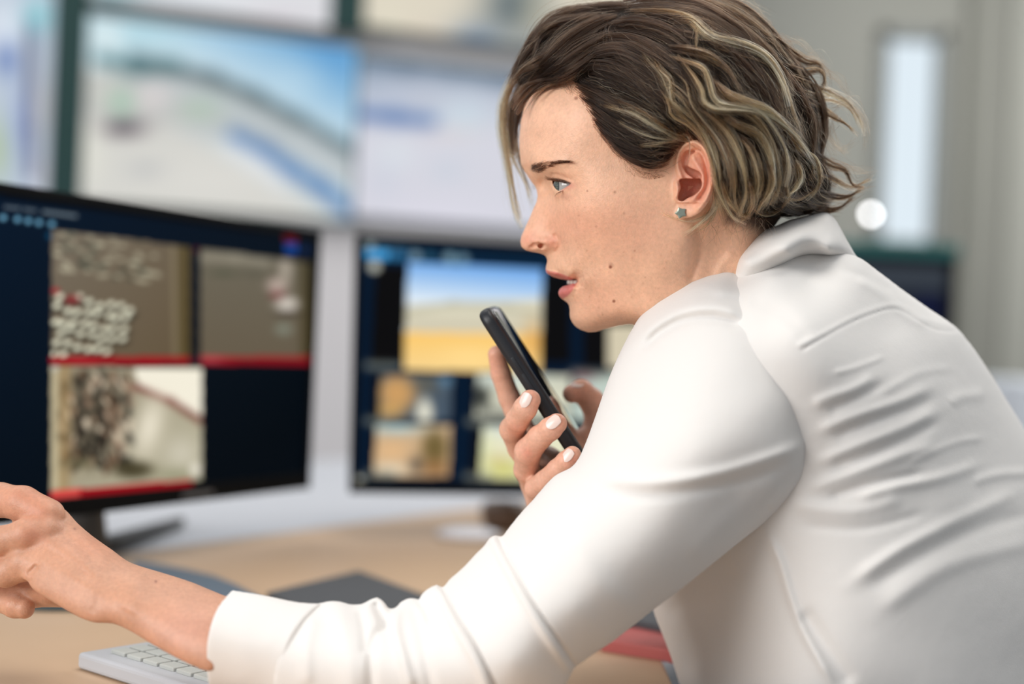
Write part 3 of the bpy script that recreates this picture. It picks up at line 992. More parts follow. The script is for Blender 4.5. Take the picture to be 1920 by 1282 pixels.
def relax(V, Q, n=2, lam=0.5):
    """light Taubin smoothing"""
    E = np.concatenate([Q[:, [0, 1]], Q[:, [1, 2]], Q[:, [2, 3]], Q[:, [3, 0]]])
    N = len(V)
    deg = np.bincount(E.ravel(), minlength=N).astype(float)
    deg[deg == 0] = 1
    V = V.copy()
    for it in range(n):
        for l in (lam, -lam * 0.95):
            A = np.zeros_like(V)
            for k in range(3):
                A[:, k] = np.bincount(E[:, 0], weights=V[E[:, 1], k], minlength=N) + np.bincount(E[:, 1], weights=V[E[:, 0], k], minlength=N)
            V += l * (A / deg[:, None] - V)
    return V


def spill(cont, inner, step=10, reg=1e-6):
    """thickness-squared field H over the picture plane: 0 on the outline, w^2 (metres) at inner points"""
    cp = []
    for p, q in zip(cont, list(cont[1:]) + [cont[0]]):
        p = np.array(p, float); q = np.array(q, float); n = max(1, int(round(np.linalg.norm(q - p) / step)))
        for i in range(n): cp.append(p + (q - p) * i / n)
    P = cp + [(a, b) for a, b, c in inner]
    v = [0.0] * len(cp) + [(c * 1e-3) ** 2 for a, b, c in inner]
    fit = tps_fit(P, v, reg)
    return fit


def field_H(fit, cont, x, y, D=1.0, edge=0.004):
    H = tps_eval(fit, x, y)
    sd = poly_sd(x, y, cont) * D / FPX
    H = np.where(sd < 0, np.minimum(H, 2 * edge * sd), np.maximum(H, 2 * edge * np.minimum(sd, 0.01)))
    return H, sd


def inflated(cont, inner, mid, rng, st, dst, S=(), B=(), step=12, margin=12, front=1.0, back=1.0, edge=0.006, closed_smooth=4):
    """closed solid with a given outline, own thickness and own (bent) middle surface"""
    cont = catmull(cont, closed_smooth, True) if closed_smooth else np.array(cont, float)
    xs, ys = cont[:, 0], cont[:, 1]
    G = Grid(max(xs.min() - margin, rng[0]), min(xs.max() + margin, rng[1]), max(ys.min() - margin, rng[2]), min(ys.max() + margin, rng[3]), rng[4], rng[5], st, dst)
    cs = cont[::max(1, closed_smooth // 2)]
    fit = spill([tuple(p) for p in cs], inner, step)
    Dm = tps_eval(tps_fit([(a, b) for a, b, c in mid], [c for a, b, c in mid], 1e-3), G.x, G.y)
    H, sd = field_H(fit, cont, G.x, G.y, 0.95, edge)
    w0 = np.sqrt(np.maximum(H, 0))
    disp = strokes(G.x, G.y, S) + bumps(G.x, G.y, B)
    wf = np.maximum(w0 * front + disp * smooth01(w0 / 0.012), w0 * 0.2)
    w = (Dm[..., None] - G.D).astype(np.float32)
    Hf = np.where(H > 0, wf * wf, H)[..., None].astype(np.float32)
    Hb = np.where(H > 0, (w0 * back) ** 2, H)[..., None].astype(np.float32)
    Hh = np.where(w > 0, Hf, Hb)
    F = (Hh - w * w) / (np.abs(w) + np.sqrt(np.maximum(Hh, 0)) + 0.006)
    return G, F, Dm

# ------------------------------------------------------------------ the woman: head
D_H = 1.0
person = empty('person', W(1500, 1100, 1.0) * np.array([1, 1, 0]) + ZA * 0.45,
               'woman with wavy blond-streaked bob and white blouse leaning forward, phone at her mouth', 'person')

FACE = [(1046, 128), (1025, 150), (1008, 162), (995, 176), (983, 200), (976, 230), (973.5, 260), (974, 285), (977, 308), (984, 322), (996, 340), (1003, 349), (1006.5, 358),
        (1007.5, 367), (1005, 380), (999, 393), (993, 408), (985, 425), (978, 441), (975.5, 454), (978, 463), (985, 469), (996, 472),
        (1008, 474), (1018, 477), (1024, 482), (1026, 489), (1024, 498), (1023, 506), (1025, 512), (1031, 516), (1041, 520.5), (1052, 523.5), (1066, 525.5), (1080, 527),
        (1066, 533), (1056, 536.5), (1050, 541), (1047, 547), (1048, 554), (1053, 560), (1060, 565), (1066, 571), (1068, 580), (1068, 592), (1072, 603),
        (1079, 612), (1090, 619), (1104, 623), (1118, 622), (1134, 617), (1158, 611), (1180, 608), (1200, 612), (1225, 640), (1245, 700), (1262, 780),
        (1480, 780), (1475, 640), (1462, 540), (1450, 470), (1448, 430), (1470, 400), (1492, 350), (1502, 300), (1504, 240), (1495, 180), (1470, 120), (1425, 70), (1370, 38), (1300, 20),
        (1230, 18), (1160, 30), (1100, 60), (1065, 95)]
FIN = [  # interior half widths (mm)
    (990, 240, 26), (1010, 200, 34), (1010, 260, 37), (1040, 225, 50), (1040, 270, 50), (1080, 200, 59), (1080, 260, 60), (1150, 220, 67), (1150, 300, 65), (1250, 200, 74), (1250, 300, 71),
    (1350, 200, 77), (1400, 250, 73), (1450, 250, 60), (1100, 100, 44), (1200, 80, 52), (1300, 90, 58), (1200, 140, 67), (1350, 120, 66), (1420, 150, 60), (1130, 150, 60), (1420, 350, 58), (1350, 330, 68),
    (995, 315, 21), (1005, 308, 34), (1020, 312, 42), (1035, 306, 48), (1060, 305, 54), (1085, 320, 58), (1110, 300, 62), (1110, 340, 62), (1090, 350, 57), (1075, 345, 52),
    (1030, 328, 38), (1050, 325, 47), (1010, 345, 10), (1018, 340, 17), (1025, 345, 20),
    (1014, 360, 9.5), (1022, 362, 14), (1030, 366, 19), (1040, 372, 28), (1055, 372, 40), (1010, 385, 7), (1018, 385, 12), (1028, 385, 18), (1040, 388, 28), (1060, 385, 43),
    (1004, 400, 8), (1014, 402, 12), (1026, 404, 17.5), (1040, 406, 27), (996, 420, 8.5), (1008, 422, 12.5), (1022, 425, 16), (1036, 425, 21), (988, 440, 9), (1000, 442, 12.5), (1014, 444, 15), (1028, 446, 17.5), (1040, 446, 20),
    (983, 456, 7), (994, 458, 11), (1008, 460, 14.5), (1022, 458, 17), (1034, 456, 18.5), (1042, 458, 19), (1052, 460, 24), (1065, 455, 34), (1052, 430, 30),
    (1080, 400, 52), (1100, 380, 59), (1150, 380, 66), (1200, 380, 68.5), (1250, 380, 69), (1290, 370, 70), (1080, 440, 46), (1110, 430, 56), (1085, 480, 41),
    (1040, 476, 15), (1034, 488, 12), (1048, 490, 21), (1060, 480, 29), (1034, 502, 12), (1048, 506, 19), (1060, 512, 23.5), (1072, 515, 28), (1088, 527, 31), (1040, 515, 12), (1066, 521, 19),
    (1110, 500, 44), (1112, 540, 38), (1150, 450, 60), (1150, 500, 54), (1150, 560, 44), (1090, 545, 28), (1075, 555, 22), (1060, 552, 14), (1064, 541, 17), (1075, 536, 23), (1078, 575, 17), (1082, 597, 16), (1095, 608, 17), (1112, 604, 23),
    (1110, 575, 30), (1150, 596, 33), (1185, 592, 40), (1200, 560, 52), (1200, 500, 60), (1250, 500, 64), (1250, 450, 68), (1235, 560, 54), (1290, 450, 67), (1280, 490, 63), (1215, 596, 45),
    (1310, 490, 56), (1320, 450, 57), (1350, 480, 51), (1400, 440, 49), (1400, 500, 50), (1350, 560, 52), (1290, 560, 52), (1270, 640, 44), (1350, 650, 55), (1300, 720, 50), (1430, 600, 42)]
SF = [('full', [(1041, 441), (1047, 448), (1049.5, 456), (1048, 464), (1043, 471)], 3.4, -2.0),    # crease around the nose wing
      ('full', [(1026, 450), (1036, 453), (1038, 461)], 8, 0.8),
      ('ridge', [(1048, 465), (1062, 490), (1076, 510), (1092, 530)], 8, -1.2),
      ('full', [(1024, 511), (1036, 512), (1050, 517), (1066, 522), (1078, 525.5)], 4.5, 2.2),
      ('full', [(1026, 504), (1040, 506), (1058, 515), (1078, 524)], 3.0, -0.6),
      ('full', [(1050, 550), (1058, 546), (1068, 538), (1078, 531)], 5.0, 2.0),
      ('full', [(1054, 562), (1066, 558), (1078, 546)], 5.0, -1.4),
      ('ridge', [(1088, 517), (1092, 528), (1090, 540)], 5, -1.6),
      ('ridge', [(1000, 318), (1020, 316), (1045, 306), (1070, 306)], 10, 1.4),
      ('ridge', [(1030, 326), (1045, 327), (1062, 333), (1076, 340)], 3.5, -1.1),
      ('ridge', [(1046, 366), (1058, 364), (1070, 356)], 4, -1.1),
      ('ridge', [(1308, 410), (1310, 470), (1290, 535)], 9, -3.6), ('ridge', [(1330, 560), (1352, 500), (1380, 470)], 9, 1.6), ('ridge', [(1360, 550), (1385, 500), (1405, 480)], 6, -1.2)]
EYE = (1071.5, 349.0, D_H - 0.0315, 12.0)   # eyeball: picture place, distance, radius mm
LIDS = [(1036.5, 337.5), (1045, 337.8), (1056, 339.5), (1066, 342.6), (1069.5, 345), (1062, 350), (1055.5, 354), (1050, 357.0), (1045, 356), (1041, 351), (1037, 345)]

EAR = [(1272, 384), (1266, 396), (1266, 404), (1274, 409), (1290, 409), (1302, 405), (1316, 395), (1331, 374), (1339, 348), (1340, 330), (1337, 305), (1331, 286), (1320, 270), (1306, 260), (1292, 259.5),
       (1279, 266), (1269, 277), (1263, 292), (1260, 310), (1260, 335), (1262, 360), (1264, 376)]


def build_head(st=1.6, dst=0.0011):
    G = Grid(962, 1516, 8, 770, 0.900, 1.10, st, dst)
    cont = np.array(FACE, float)
    fit = spill(FACE, FIN, 9)
    H, sd = field_H(fit, cont, G.x, G.y, 0.97, 0.003)
    w0 = np.sqrt(np.maximum(H, 0))
    d = strokes(G.x, G.y, SF)
    w1 = np.maximum(w0 + d * smooth01(w0 / 0.006), w0 * .3)
    H = np.where(H > 0, w1 * w1, H)[..., None].astype(np.float32)
    w = (D_H - G.D).astype(np.float32)
    F = (H - w * w) / (np.abs(w) + np.sqrt(np.maximum(H, 0)) + 0.004)
    # eyelids: a thin cap over the eyeball, open between the lid margins; on both sides of the face
    for sgn in (1, -1):
        ec = D_H - sgn * 0.0315
        x_off = (EYE[0] - CX) * EYE[2] / ec + CX; y_off = (EYE[1] - CY) * EYE[2] / ec + CY
        cap = G.ball(x_off, y_off, ec, 13.1)
        F = smax(F, cap, 0.004)
        if sgn == 1:
            op = poly_sd(G.x, G.y, catmull(LIDS, 4, True)) * 0.96 / FPX
            hole = np.minimum(op[..., None].astype(np.float32), (w - 0.018))
            F = smin(F, -hole, 0.0012)
    # nostril
    nz = G.chain([(996, 464, D_H - .0088, 1.5), (1002, 461, D_H - .0118, 1.9), (1010, 460, D_H - .0142, 1.9), (1018, 462, D_H - .0155, 1.6), (1012, 460, D_H - .008, 2.0)], .001)
    F = smin(F, -nz, 0.0018)
    nz = G.chain([(1002, 467.5, D_H + .0065, 1.8), (1012, 466, D_H + .0085, 3.0), (1018, 458, D_H + .008, 2.2)], .001)
    F = smin(F, -nz, 0.0015)
    # ear
    for sgn in (1, -1):
        ex, ey = G.x, G.y
        sde = poly_sd(ex, ey, catmull(EAR, 4, True)) * 0.93 / FPX
        u = (ex - 1262) / 76.0
        base = 0.0715 + 0.0125 * smooth01(u * .95 + .1) - 0.002 * smooth01((400 - ey) / 40 - 1) + np.where(ey > 380, -0.0015, 0)
        rel = strokes(ex, ey, [
            ('full', [(1284, 350), (1276, 330), (1270, 312), (1270, 296), (1276, 280), (1290, 268), (1304, 267), (1318, 277), (1328, 296), (1334, 322), (1334, 345), (1325, 372), (1310, 392)], 5.5, 3.8),
            ('full', [(1284, 300), (1290, 292), (1300, 284), (1312, 284), (1322, 300), (1327, 325), (1324, 350), (1312, 370)], 5.0, -3.4),
            ('full', [(1296, 290), (1304, 305), (1316, 325), (1319, 345), (1310, 362), (1298, 374)], 6.5, 3.2),
            ('full', [(1290, 308), (1300, 316), (1314, 330)], 4, .8),
            ('full', [(1268, 342), (1270, 356), (1268, 368)], 5.0, 2.8),
            ('full', [(1278, 377), (1286, 378)], 5.0, 1.5)])
        top = base + rel
        mid = (top + base - 0.005) / 2; th = (top - base + 0.005) / 2
        th = np.maximum(th, 0.0016)
        lo = base - 0.0055 - np.where(ex < 1285, 0.006, 0.0) * smooth01((1290 - ex) / 15)
        up = top
        e3 = np.minimum(np.minimum((up[..., None] - sgn * w), (sgn * w - lo[..., None])), sde[..., None]).astype(np.float32)
        # rounded rim
        r = 0.0022
        a1 = np.minimum(up[..., None] - sgn * w, sgn * w - lo[..., None]).astype(np.float32); b1 = np.broadcast_to(sde[..., None].astype(np.float32), a1.shape)
        e3 = smin(a1, b1, 0.004)
        F = smax(F, e3, 0.0022)
        for poly, fl, kk in (([(1276, 337), (1289, 336), (1305, 337), (1313, 337), (1315, 347), (1310, 357), (1299, 366), (1289, 370), (1280, 376), (1273, 373), (1274, 363), (1278, 353), (1276, 344)], 0.0600, .004),
                         ([(1286, 313), (1299, 318), (1310, 323), (1315, 331), (1307, 335), (1299, 331), (1291, 326), (1286, 320)], 0.0670, .003),
                         ([(1290, 283), (1284, 287), (1280, 295), (1280, 307), (1283, 315), (1287, 313), (1289, 302), (1293, 291), (1302, 284)], 0.0690, .003)):
            sdc = poly_sd(ex, ey, catmull(poly, 3, True)) * 0.93 / FPX
            a1 = np.broadcast_to((sdc[..., None] + 0.0004).astype(np.float32), F.shape); b1 = np.broadcast_to((sgn * w - fl).astype(np.float32), F.shape)
            F = smin(F, -smin(a1, b1, kk), 0.0016)
    px, py, D, Q = G.surf(F)
    Vw = W(px, py, D)
    Vw = relax(Vw, Q, 2)
    return Vw, Q, px, py, D


def skin_cols(px, py, w, near):
    """the skin's own colouring: lips, flushed nose and ear, moles, brow roots"""
    n = len(px)
    c = np.tile(s2l((238, 188, 156)), (n, 1))
    def mixc(k, col):
        nonlocal c
        k = np.clip(k, 0, 1)[:, None]
        c = c * (1 - k) + s2l(col) * k
    def g(x, y, rx, ry, p=1.0, ang=0.0):
        ca, sa = math.cos(math.radians(ang)), math.sin(math.radians(ang)); dx, dy = px - x, py - y
        return np.exp(-(((dx * ca + dy * sa) / rx) ** 2 + ((-dx * sa + dy * ca) / ry) ** 2) ** p)
    mixc(0.42 * g(990, 450, 22, 20), (226, 140, 120)); mixc(0.45 * g(1036, 455, 14, 13), (214, 122, 102))
    mixc(0.3 * g(1060, 420, 60, 40), (226, 146, 122)); mixc(0.35 * g(1170, 430, 90, 60), (212, 142, 116))
    mixc(0.35 * g(1030, 230, 70, 60), (236, 186, 160)); mixc(0.35 * g(1120, 560, 60, 40), (214, 150, 124))
    ear = in_poly(px, py, EAR) & (w > 0.06)
    k = ear.astype(float)
    mixc(0.45 * k * g(1315, 330, 40, 60), (224, 118, 104)); mixc(0.5 * k * g(1290, 352, 20, 26), (196, 104, 92)); mixc(.3 * k * g(1286, 300, 9, 12), (186, 92, 80))
    lipu = poly_sd(px, py, [(1021, 504), (1030, 508), (1044, 510), (1058, 515), (1072, 521), (1084, 527), (1066, 528), (1050, 526), (1036, 521), (1026, 517)])
    lipl = poly_sd(px, py, [(1084, 527), (1078, 536), (1073, 545), (1064, 555), (1055, 560), (1044, 553), (1044, 544), (1054, 535), (1068, 531)])
    k = smooth01((np.maximum(lipu, lipl) + 2.0) / 4.0)
    mixc(0.9 * k, (206, 112, 104)); mixc(.45 * smooth01((lipl + 1) / 3), (222, 132, 128))
    inm = poly_sd(px, py, [(1046, 523.5), (1066, 525.2), (1083, 527), (1066, 534), (1054, 537)])
    mixc(0.95 * smooth01((inm + 1) / 2), (70, 24, 24))
    # brow darkened by its short root hairs, lid rims
    mixc(0.45 * g(1008, 315, 15, 8, 2, -8) + 0.25 * g(1035, 305, 22, 4.2, 2, -10), (104, 70, 58))
    mixc(0.5 * g(1068, 348, 14, 7), (214, 132, 122)); mixc(0.4 * g(1058, 330, 22, 6), (202, 142, 112)); mixc(.45 * g(1058, 368, 14, 6), (196, 132, 110))
    ld, _, _ = line_d(px, py, [(1035, 335.5), (1046, 336), (1058, 338.8), (1069, 343.5)])
    mixc(0.9 * np.exp(-(ld / 1.7) ** 2) * (w > .02), (58, 36, 32))
    ld, _, _ = line_d(px, py, [(1052, 358), (1060, 353), (1068, 347)])
    mixc(0.5 * np.exp(-(ld / 1.6) ** 2) * (w > .02), (206, 120, 112))
    for x, y, r, a in ((1144.5, 500.5, 3.3, .95), (1151, 564.5, 3.2, .9), (1101, 358, 2.0, .7), (1152.5, 360, 2.6, .55), (1080, 184, 3.6, .7), (1146, 497, 5, .35), (1085, 404, 2, .3), (1118, 425, 2.5, .3), (1190, 470, 2.2, .3), (1210, 520, 2, .3), (1100, 470, 2.2, .3), (1170, 400, 2.4, .3), (1130, 590, 2, .3)):
        mixc(a * g(x, y, r, r, 2), (140, 78, 56))
    # tiny freckles
    rng = np.random.RandomState(5)
    for i in range(170):
        x = rng.uniform(1000, 1290); y = rng.uniform(370, 600); r = rng.uniform(1.0, 2.2)
        mixc(rng.uniform(.08, .3) * g(x, y, r, r), (176, 102, 76))
    hl = poly_sd(px, py, HAIRLINE)
    mixc(0.88 * smooth01((hl + 1) / 24), (60, 42, 33))
    return c


HAIRLINE = [(1000, 150), (1060, 138), (1076, 165), (1098, 196), (1108, 225), (1135, 258), (1158, 288), (1185, 312), (1215, 324), (1248, 318), (1262, 296), (1276, 268), (1296, 258), (1322, 268), (1340, 320), (1342, 380), (1350, 425), (1400, 436), (1446, 450), (1560, 420), (1600, 200), (1500, 0), (1200, -40), (1000, 0)]

skin, nt, p = nodes('skin')
a = nt.nodes.new('ShaderNodeAttribute'); a.attribute_name = 'Col'
geo = nt.nodes.new('ShaderNodeNewGeometry')
tn = nt.nodes.new('ShaderNodeTexNoise'); tn.inputs['Scale'].default_value = 380; tn.inputs['Detail'].default_value = 3
nt.links.new(geo.outputs['Position'], tn.inputs['Vector'])
tn2 = nt.nodes.new('ShaderNodeTexNoise'); tn2.inputs['Scale'].default_value = 60; tn2.inputs['Detail'].default_value = 4
nt.links.new(geo.outputs['Position'], tn2.inputs['Vector'])
add = nt.nodes.new('ShaderNodeMath'); add.operation = 'ADD'
nt.links.new(tn.outputs[0], add.inputs[0]); nt.links.new(tn2.outputs[0], add.inputs[1])
mr = nt.nodes.new('ShaderNodeMapRange'); mr.inputs[1].default_value = 0.6; mr.inputs[2].default_value = 1.4; mr.inputs[3].default_value = 0.86; mr.inputs[4].default_value = 1.12
nt.links.new(add.outputs[0], mr.inputs[0])
mx = nt.nodes.new('ShaderNodeVectorMath'); mx.operation = 'SCALE'
nt.links.new(a.outputs['Color'], mx.inputs[0]); nt.links.new(mr.outputs[0], mx.inputs['Scale'])
nt.links.new(mx.outputs[0], p.inputs['Base Color'])
p.inputs['Subsurface Weight'].default_value = 0.25
p.inputs['Subsurface Radius'].default_value = (1.0, 0.35, 0.2)
p.inputs['Subsurface Scale'].default_value = 0.004
p.inputs['Roughness'].default_value = 0.46
p.inputs['Specular IOR Level'].default_value = 0.42
vor = nt.nodes.new('ShaderNodeTexVoronoi'); vor.inputs['Scale'].default_value = 900
nt.links.new(geo.outputs['Position'], vor.inputs['Vector'])
ad2 = nt.nodes.new('ShaderNodeMath'); ad2.operation = 'ADD'
nt.links.new(vor.outputs['Distance'], ad2.inputs[0]); nt.links.new(tn.outputs[0], ad2.inputs[1])
bp_ = nt.nodes.new('ShaderNodeBump'); bp_.inputs['Strength'].default_value = 0.2; bp_.inputs['Distance'].default_value = 0.0006
nt.links.new(ad2.outputs[0], bp_.inputs['Height']); nt.links.new(bp_.outputs[0], p.inputs['Normal'])

bodyV, bodyQ, bodyC = [], [], []


def add_body(V, Q, C):
    n = sum(len(v) for v in bodyV)
    bodyV.append(V); bodyQ.append(Q + n); bodyC.append(C)


Vh, Qh, hx, hy, hD = build_head()
add_body(Vh, Qh, skin_cols(hx, hy, D_H - hD, None))

# ------------------------------------------------------------------ hand holding the phone (her right hand, beyond the face plane)
def plain_cols(px, py, spots, base=(232, 178, 152)):
    c = np.tile(s2l(base), (len(px), 1))
    for x, y, rx, ry, col, a_ in spots:
        k = (a_ * np.exp(-((px - x) / rx) ** 2 - ((py - y) / ry) ** 2))[:, None]
        c = c * (1 - k) + s2l(col) * k
    return c


G = Grid(905, 1215, 640, 1010, 0.94, 1.10, 1.6, 0.0010)
K = 0.0030
idx_ = G.chain([(931, 664, 1.030, 6.3), (939, 700, 1.034, 7.2), (955, 745, 1.038, 7.8), (985, 815, 1.040, 9.0), (1020, 880, 1.035, 10)], .002)
midf = G.chain([(994, 750, 0.972, 7.2), (985, 765, 0.974, 8.0), (971, 787, 0.985, 8.2), (961, 805, 1.000, 9.0), (975, 838, 1.018, 9.0), (1010, 890, 1.030, 10.5)], .002)
ring = G.chain([(1044, 794, 0.966, 7.0), (1032, 804, 0.968, 7.8), (1012, 820, 0.975, 8.2), (990, 846, 0.985, 9.2), (987, 880, 1.000, 8.8), (1010, 915, 1.020, 10.5)], .002)
litf = G.chain([(1073, 853, 0.966, 6.2), (1062, 864, 0.967, 6.8), (1045, 880, 0.972, 7.0), (1022, 903, 0.982, 7.8), (1005, 915, 0.99, 7.6), (1015, 935, 1.005, 9.5)], .002)
palm = G.chain([(1005, 860, 1.040, 11), (1012, 900, 1.020, 13), (1035, 940, 1.015, 17), (1090, 1000, 1.01, 20)], .006)
palm = smax(palm, G.chain([(1030, 870, 1.045, 12), (1070, 930, 1.045, 18), (1110, 1000, 1.02, 20)], .006), .010)
palm = smax(palm, G.chain([(1100, 830, 1.060, 12), (1100, 900, 1.05, 17), (1110, 980, 1.03, 20)], .006), .010)
palm = smax(palm, G.chain([(1060, 880, 1.055, 10), (1105, 850, 1.06, 11)], .006), .008)
thumb = G.chain([(1072, 738, 1.052, 6.8), (1090, 733, 1.056, 8.2), (1108, 750, 1.060, 9.0), (1122, 785, 1.064, 9.5), (1110, 835, 1.062, 12)], .003)
F = palm
for f in (idx_, midf, ring, litf, thumb):
    F = smax(F, f, K)
# finger joint creases
px, py, D, Q = G.surf(F)
V = relax(W(px, py, D), Q, 1)
add_body(V, Q, plain_cols(px, py, [(994, 745, 16, 16, (232, 150, 124), .5), (1044, 790, 18, 16, (234, 150, 124), .5), (1070, 858, 16, 14, (234, 146, 122), .6), (962, 805, 12, 14, (226, 140, 116), .4),
                                   (988, 850, 12, 14, (226, 138, 114), .5), (930, 680, 16, 30, (222, 146, 122), .4), (1085, 745, 30, 25, (204, 134, 108), .6)]))

M_nail = mat('pale_pink_nail_polish', (240, 216, 206), 0.18)


def nail(px, py, D, r, ang, L, Wd, nrm_px, name='fingernail'):
    """small curved nail plate lying on a fingertip of radius r mm; ang: direction of the finger in the picture"""
    right = R @ np.array([1.0, 0, 0]); up = R @ np.array([0, 1.0, 0]); tow = R @ np.array([0, 0, 1.0])
    t = math.radians(ang)
    ax = right * math.cos(t) + up * math.sin(t)
    nn = tow * nrm_px[2] + right * nrm_px[0] + up * nrm_px[1]
    nn /= np.linalg.norm(nn)
    ax = ax - nn * (nn @ ax); ax /= np.linalg.norm(ax)
    sd_ = np.cross(nn, ax)
    r = r * 1e-3
    o = W(px, py, D)
    V = []; Fq = []; nu, nv = 19, 15
    for layer in (0, 1):
        for i in range(nu):
            for j in range(nv):
                u = i / (nu - 1) * 2 - 1; v = j / (nv - 1) * 2 - 1
                uu = u * math.sqrt(1 - v * v * (.40 if u > 0 else .55)); vv = v * math.sqrt(1 - u * u * (.22 if u > 0 else .42))
                b = vv * Wd / 2 / r; al = uu * L / 2
                rr = r + (0.00045 if layer == 0 else -0.0008) - 0.12 * al * al / r * 1.0
                V.append(o + ax * al + (sd_ * math.sin(b) + nn * math.cos(b)) * rr)
    for i in range(nu - 1):
        for j in range(nv - 1):
            a0 = i * nv + j
            Fq.append((a0, a0 + nv, a0 + nv + 1, a0 + 1)); b0 = a0 + nu * nv
            Fq.append((b0, b0 + 1, b0 + nv + 1, b0 + nv))
    bd = [j for j in range(nv)] + [i * nv + nv - 1 for i in range(1, nu)] + [(nu - 1) * nv + j for j in range(nv - 2, -1, -1)] + [i * nv for i in range(nu - 2, 0, -1)]
    for a0, b0 in zip(bd, bd[1:] + bd[:1]):
        Fq.append((a0, b0, b0 + nu * nv, a0 + nu * nv))
    return mesh(name, np.array(V), Fq, M_nail, person)


nail(992.5, 752, 0.9722, 7.3, 62, 0.0108, 0.0082, (-0.42, 0.14, .90))
nail(1042, 796, 0.9661, 7.2, 40, 0.0112, 0.0086, (-0.30, 0.30, .90))
nail(1069.5, 857, 0.9660, 6.4, 52, 0.0098, 0.0074, (-0.36, 0.26, .90))
nail(1083, 736, 1.0535, 7.4, 176, 0.0105, 0.0084, (-0.05, 0.90, .42))

HS = 0.04
# ------------------------------------------------------------------ pointing hand and forearm (her left, nearer the camera)
HAND = [(18, 930), (30, 916), (49, 925), (82, 941), (105, 947), (124, 957), (145, 980), (174, 1005), (211, 1031), (240, 1052), (273, 1064), (313, 1076), (362, 1092), (420, 1116),
        (450, 1122), (480, 1150), (492, 1190), (480, 1225), (445, 1238), (410, 1252), (385, 1257), (329, 1232), (283, 1206), (243, 1182), (211, 1169), (178, 1167), (145, 1155), (112, 1136), (86, 1120), (62, 1104), (52, 1090), (42, 1082),
        (32, 1060), (28, 1030), (26, 1000), (22, 965)]
HIN = [(45, 950, 11), (90, 985, 15), (60, 1040, 13), (110, 1060, 18), (150, 1060, 20), (200, 1110, 20), (260, 1130, 21), (330, 1150, 21), (410, 1178, 22), (450, 1185, 20)]
G, F, Dm = inflated(HAND, HIN, [(-60, 960, 1.0 - HS), (100, 1040, 0.975 - HS), (200, 1100, 0.955 - HS), (420, 1180, 0.925 - HS), (550, 1200, 0.918 - HS)], (-135, 510, 885, 1275, 0.84, 1.00), 1.6, 0.0012, margin=160,
                    S=[('ridge', [(90, 962), (150, 1000), (210, 1060)], 16, 1.4), ('ridge', [(60, 1000), (120, 1030), (190, 1080)], 14, 1.6), ('ridge', [(65, 1045), (130, 1080), (190, 1110)], 14, 1.2),
                       ('ridge', [(100, 985), (140, 1015), (180, 1055)], 8, -1.0), ('ridge', [(80, 1022), (130, 1055), (180, 1090)], 8, -1.0),
                       ('ridge', [(-20, 985), (30, 985), (75, 975)], 7, -3.5), ('ridge', [(-30, 1052), (20, 1035), (60, 1015)], 6, -2.5), ('ridge', [(50, 1078), (62, 1068), (70, 1058)], 5, -2.5),
                       ('ridge', [(235, 1150), (262, 1100), (268, 1070)], 20, 1.6), ('ridge', [(170, 1150), (180, 1135), (186, 1120)], 7, -.5)],
                    B=[(68, 965, 22, 16, 20, 1.8), (52, 1002, 18, 14, 20, 3.0), (42, 1050, 14, 14, 20, 2.0), (245, 1085, 24, 22, 0, 2.4)])
fingers = [([(88, 968, .945, 12), (42, 944, .952, 11.5), (0, 937, .960, 11.2), (-60, 934, .968, 9.5), (-102, 940, .974, 8)], .003),
           ([(85, 1000, .938, 12), (50, 1004, .934, 11.2), (5, 1014, .935, 9.4), (-50, 1004, .942, 8.6), (-98, 988, .95, 8)], .003),
           ([(80, 1050, .935, 12), (48, 1056, .932, 11), (12, 1074, .934, 9.0), (-40, 1070, .938, 8.2), (-90, 1060, .945, 7.5)], .003),
           ([(95, 1100, .952, 12), (60, 1106, .958, 10), (15, 1108, .96, 8.8), (-50, 1095, .96, 8)], .003),
           ([(110, 1105, .960, 12), (60, 1112, .958, 9), (0, 1118, .957, 7.5)], .003),
           ([(46, 1141, .945, 6.6), (28, 1136, .948, 7.4), (-10, 1122, .955, 7.6), (-60, 1095, .96, 7.6)], .003)]
for ch, kk in fingers:
    F = smax(F, G.chain(ch, kk), .0035)
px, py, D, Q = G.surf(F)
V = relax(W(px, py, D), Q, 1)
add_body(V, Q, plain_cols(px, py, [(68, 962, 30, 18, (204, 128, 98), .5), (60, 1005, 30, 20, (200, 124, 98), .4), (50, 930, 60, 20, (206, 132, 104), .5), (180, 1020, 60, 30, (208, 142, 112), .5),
                                   (292, 1090, 2.5, 2.5, (120, 70, 60), .8), (140, 991, 3, 2.5, (120, 70, 60), .6), (350, 1180, 70, 50, (214, 160, 142), .5)], (206, 154, 126)))  # base darker than the other skin, standing in for shade on this hand
# the rest of the body inside the clothes: upper arms and trunk, joined with the neck and forearm
G = Grid(440, 2080, 420, 1500, 0.80, 1.30, 9, 0.009)
F = G.chain([(1370, 560, 1.0, 42), (1420, 680, 1.0, 55), (1560, 860, 1.05, 72), (1660, 1150, 1.04, 80), (1690, 1400, 1.04, 85)], .04)
F = smax(F, G.chain([(1440, 720, .96, 38), (1370, 780, .93, 34), (1130, 1050, .885, 26), (1000, 1170, .870, 20), (760, 1230, .872, 17), (560, 1205, .878, 15), (440, 1185, .885, 14)], .02), .03)
F = smax(F, G.chain([(1500, 640, 1.10, 40), (1420, 820, 1.15, 32), (1340, 1060, 1.13, 28), (1180, 1010, 1.07, 20), (1090, 970, 1.03, 18)], .02), .03)
px, py, D, Q = G.surf(F)
add_body(W(px, py, D), Q, plain_cols(px, py, [], (214, 160, 134)))
body = mesh('body', np.concatenate(bodyV), np.concatenate(bodyQ), skin, person, True, np.concatenate(bodyC))

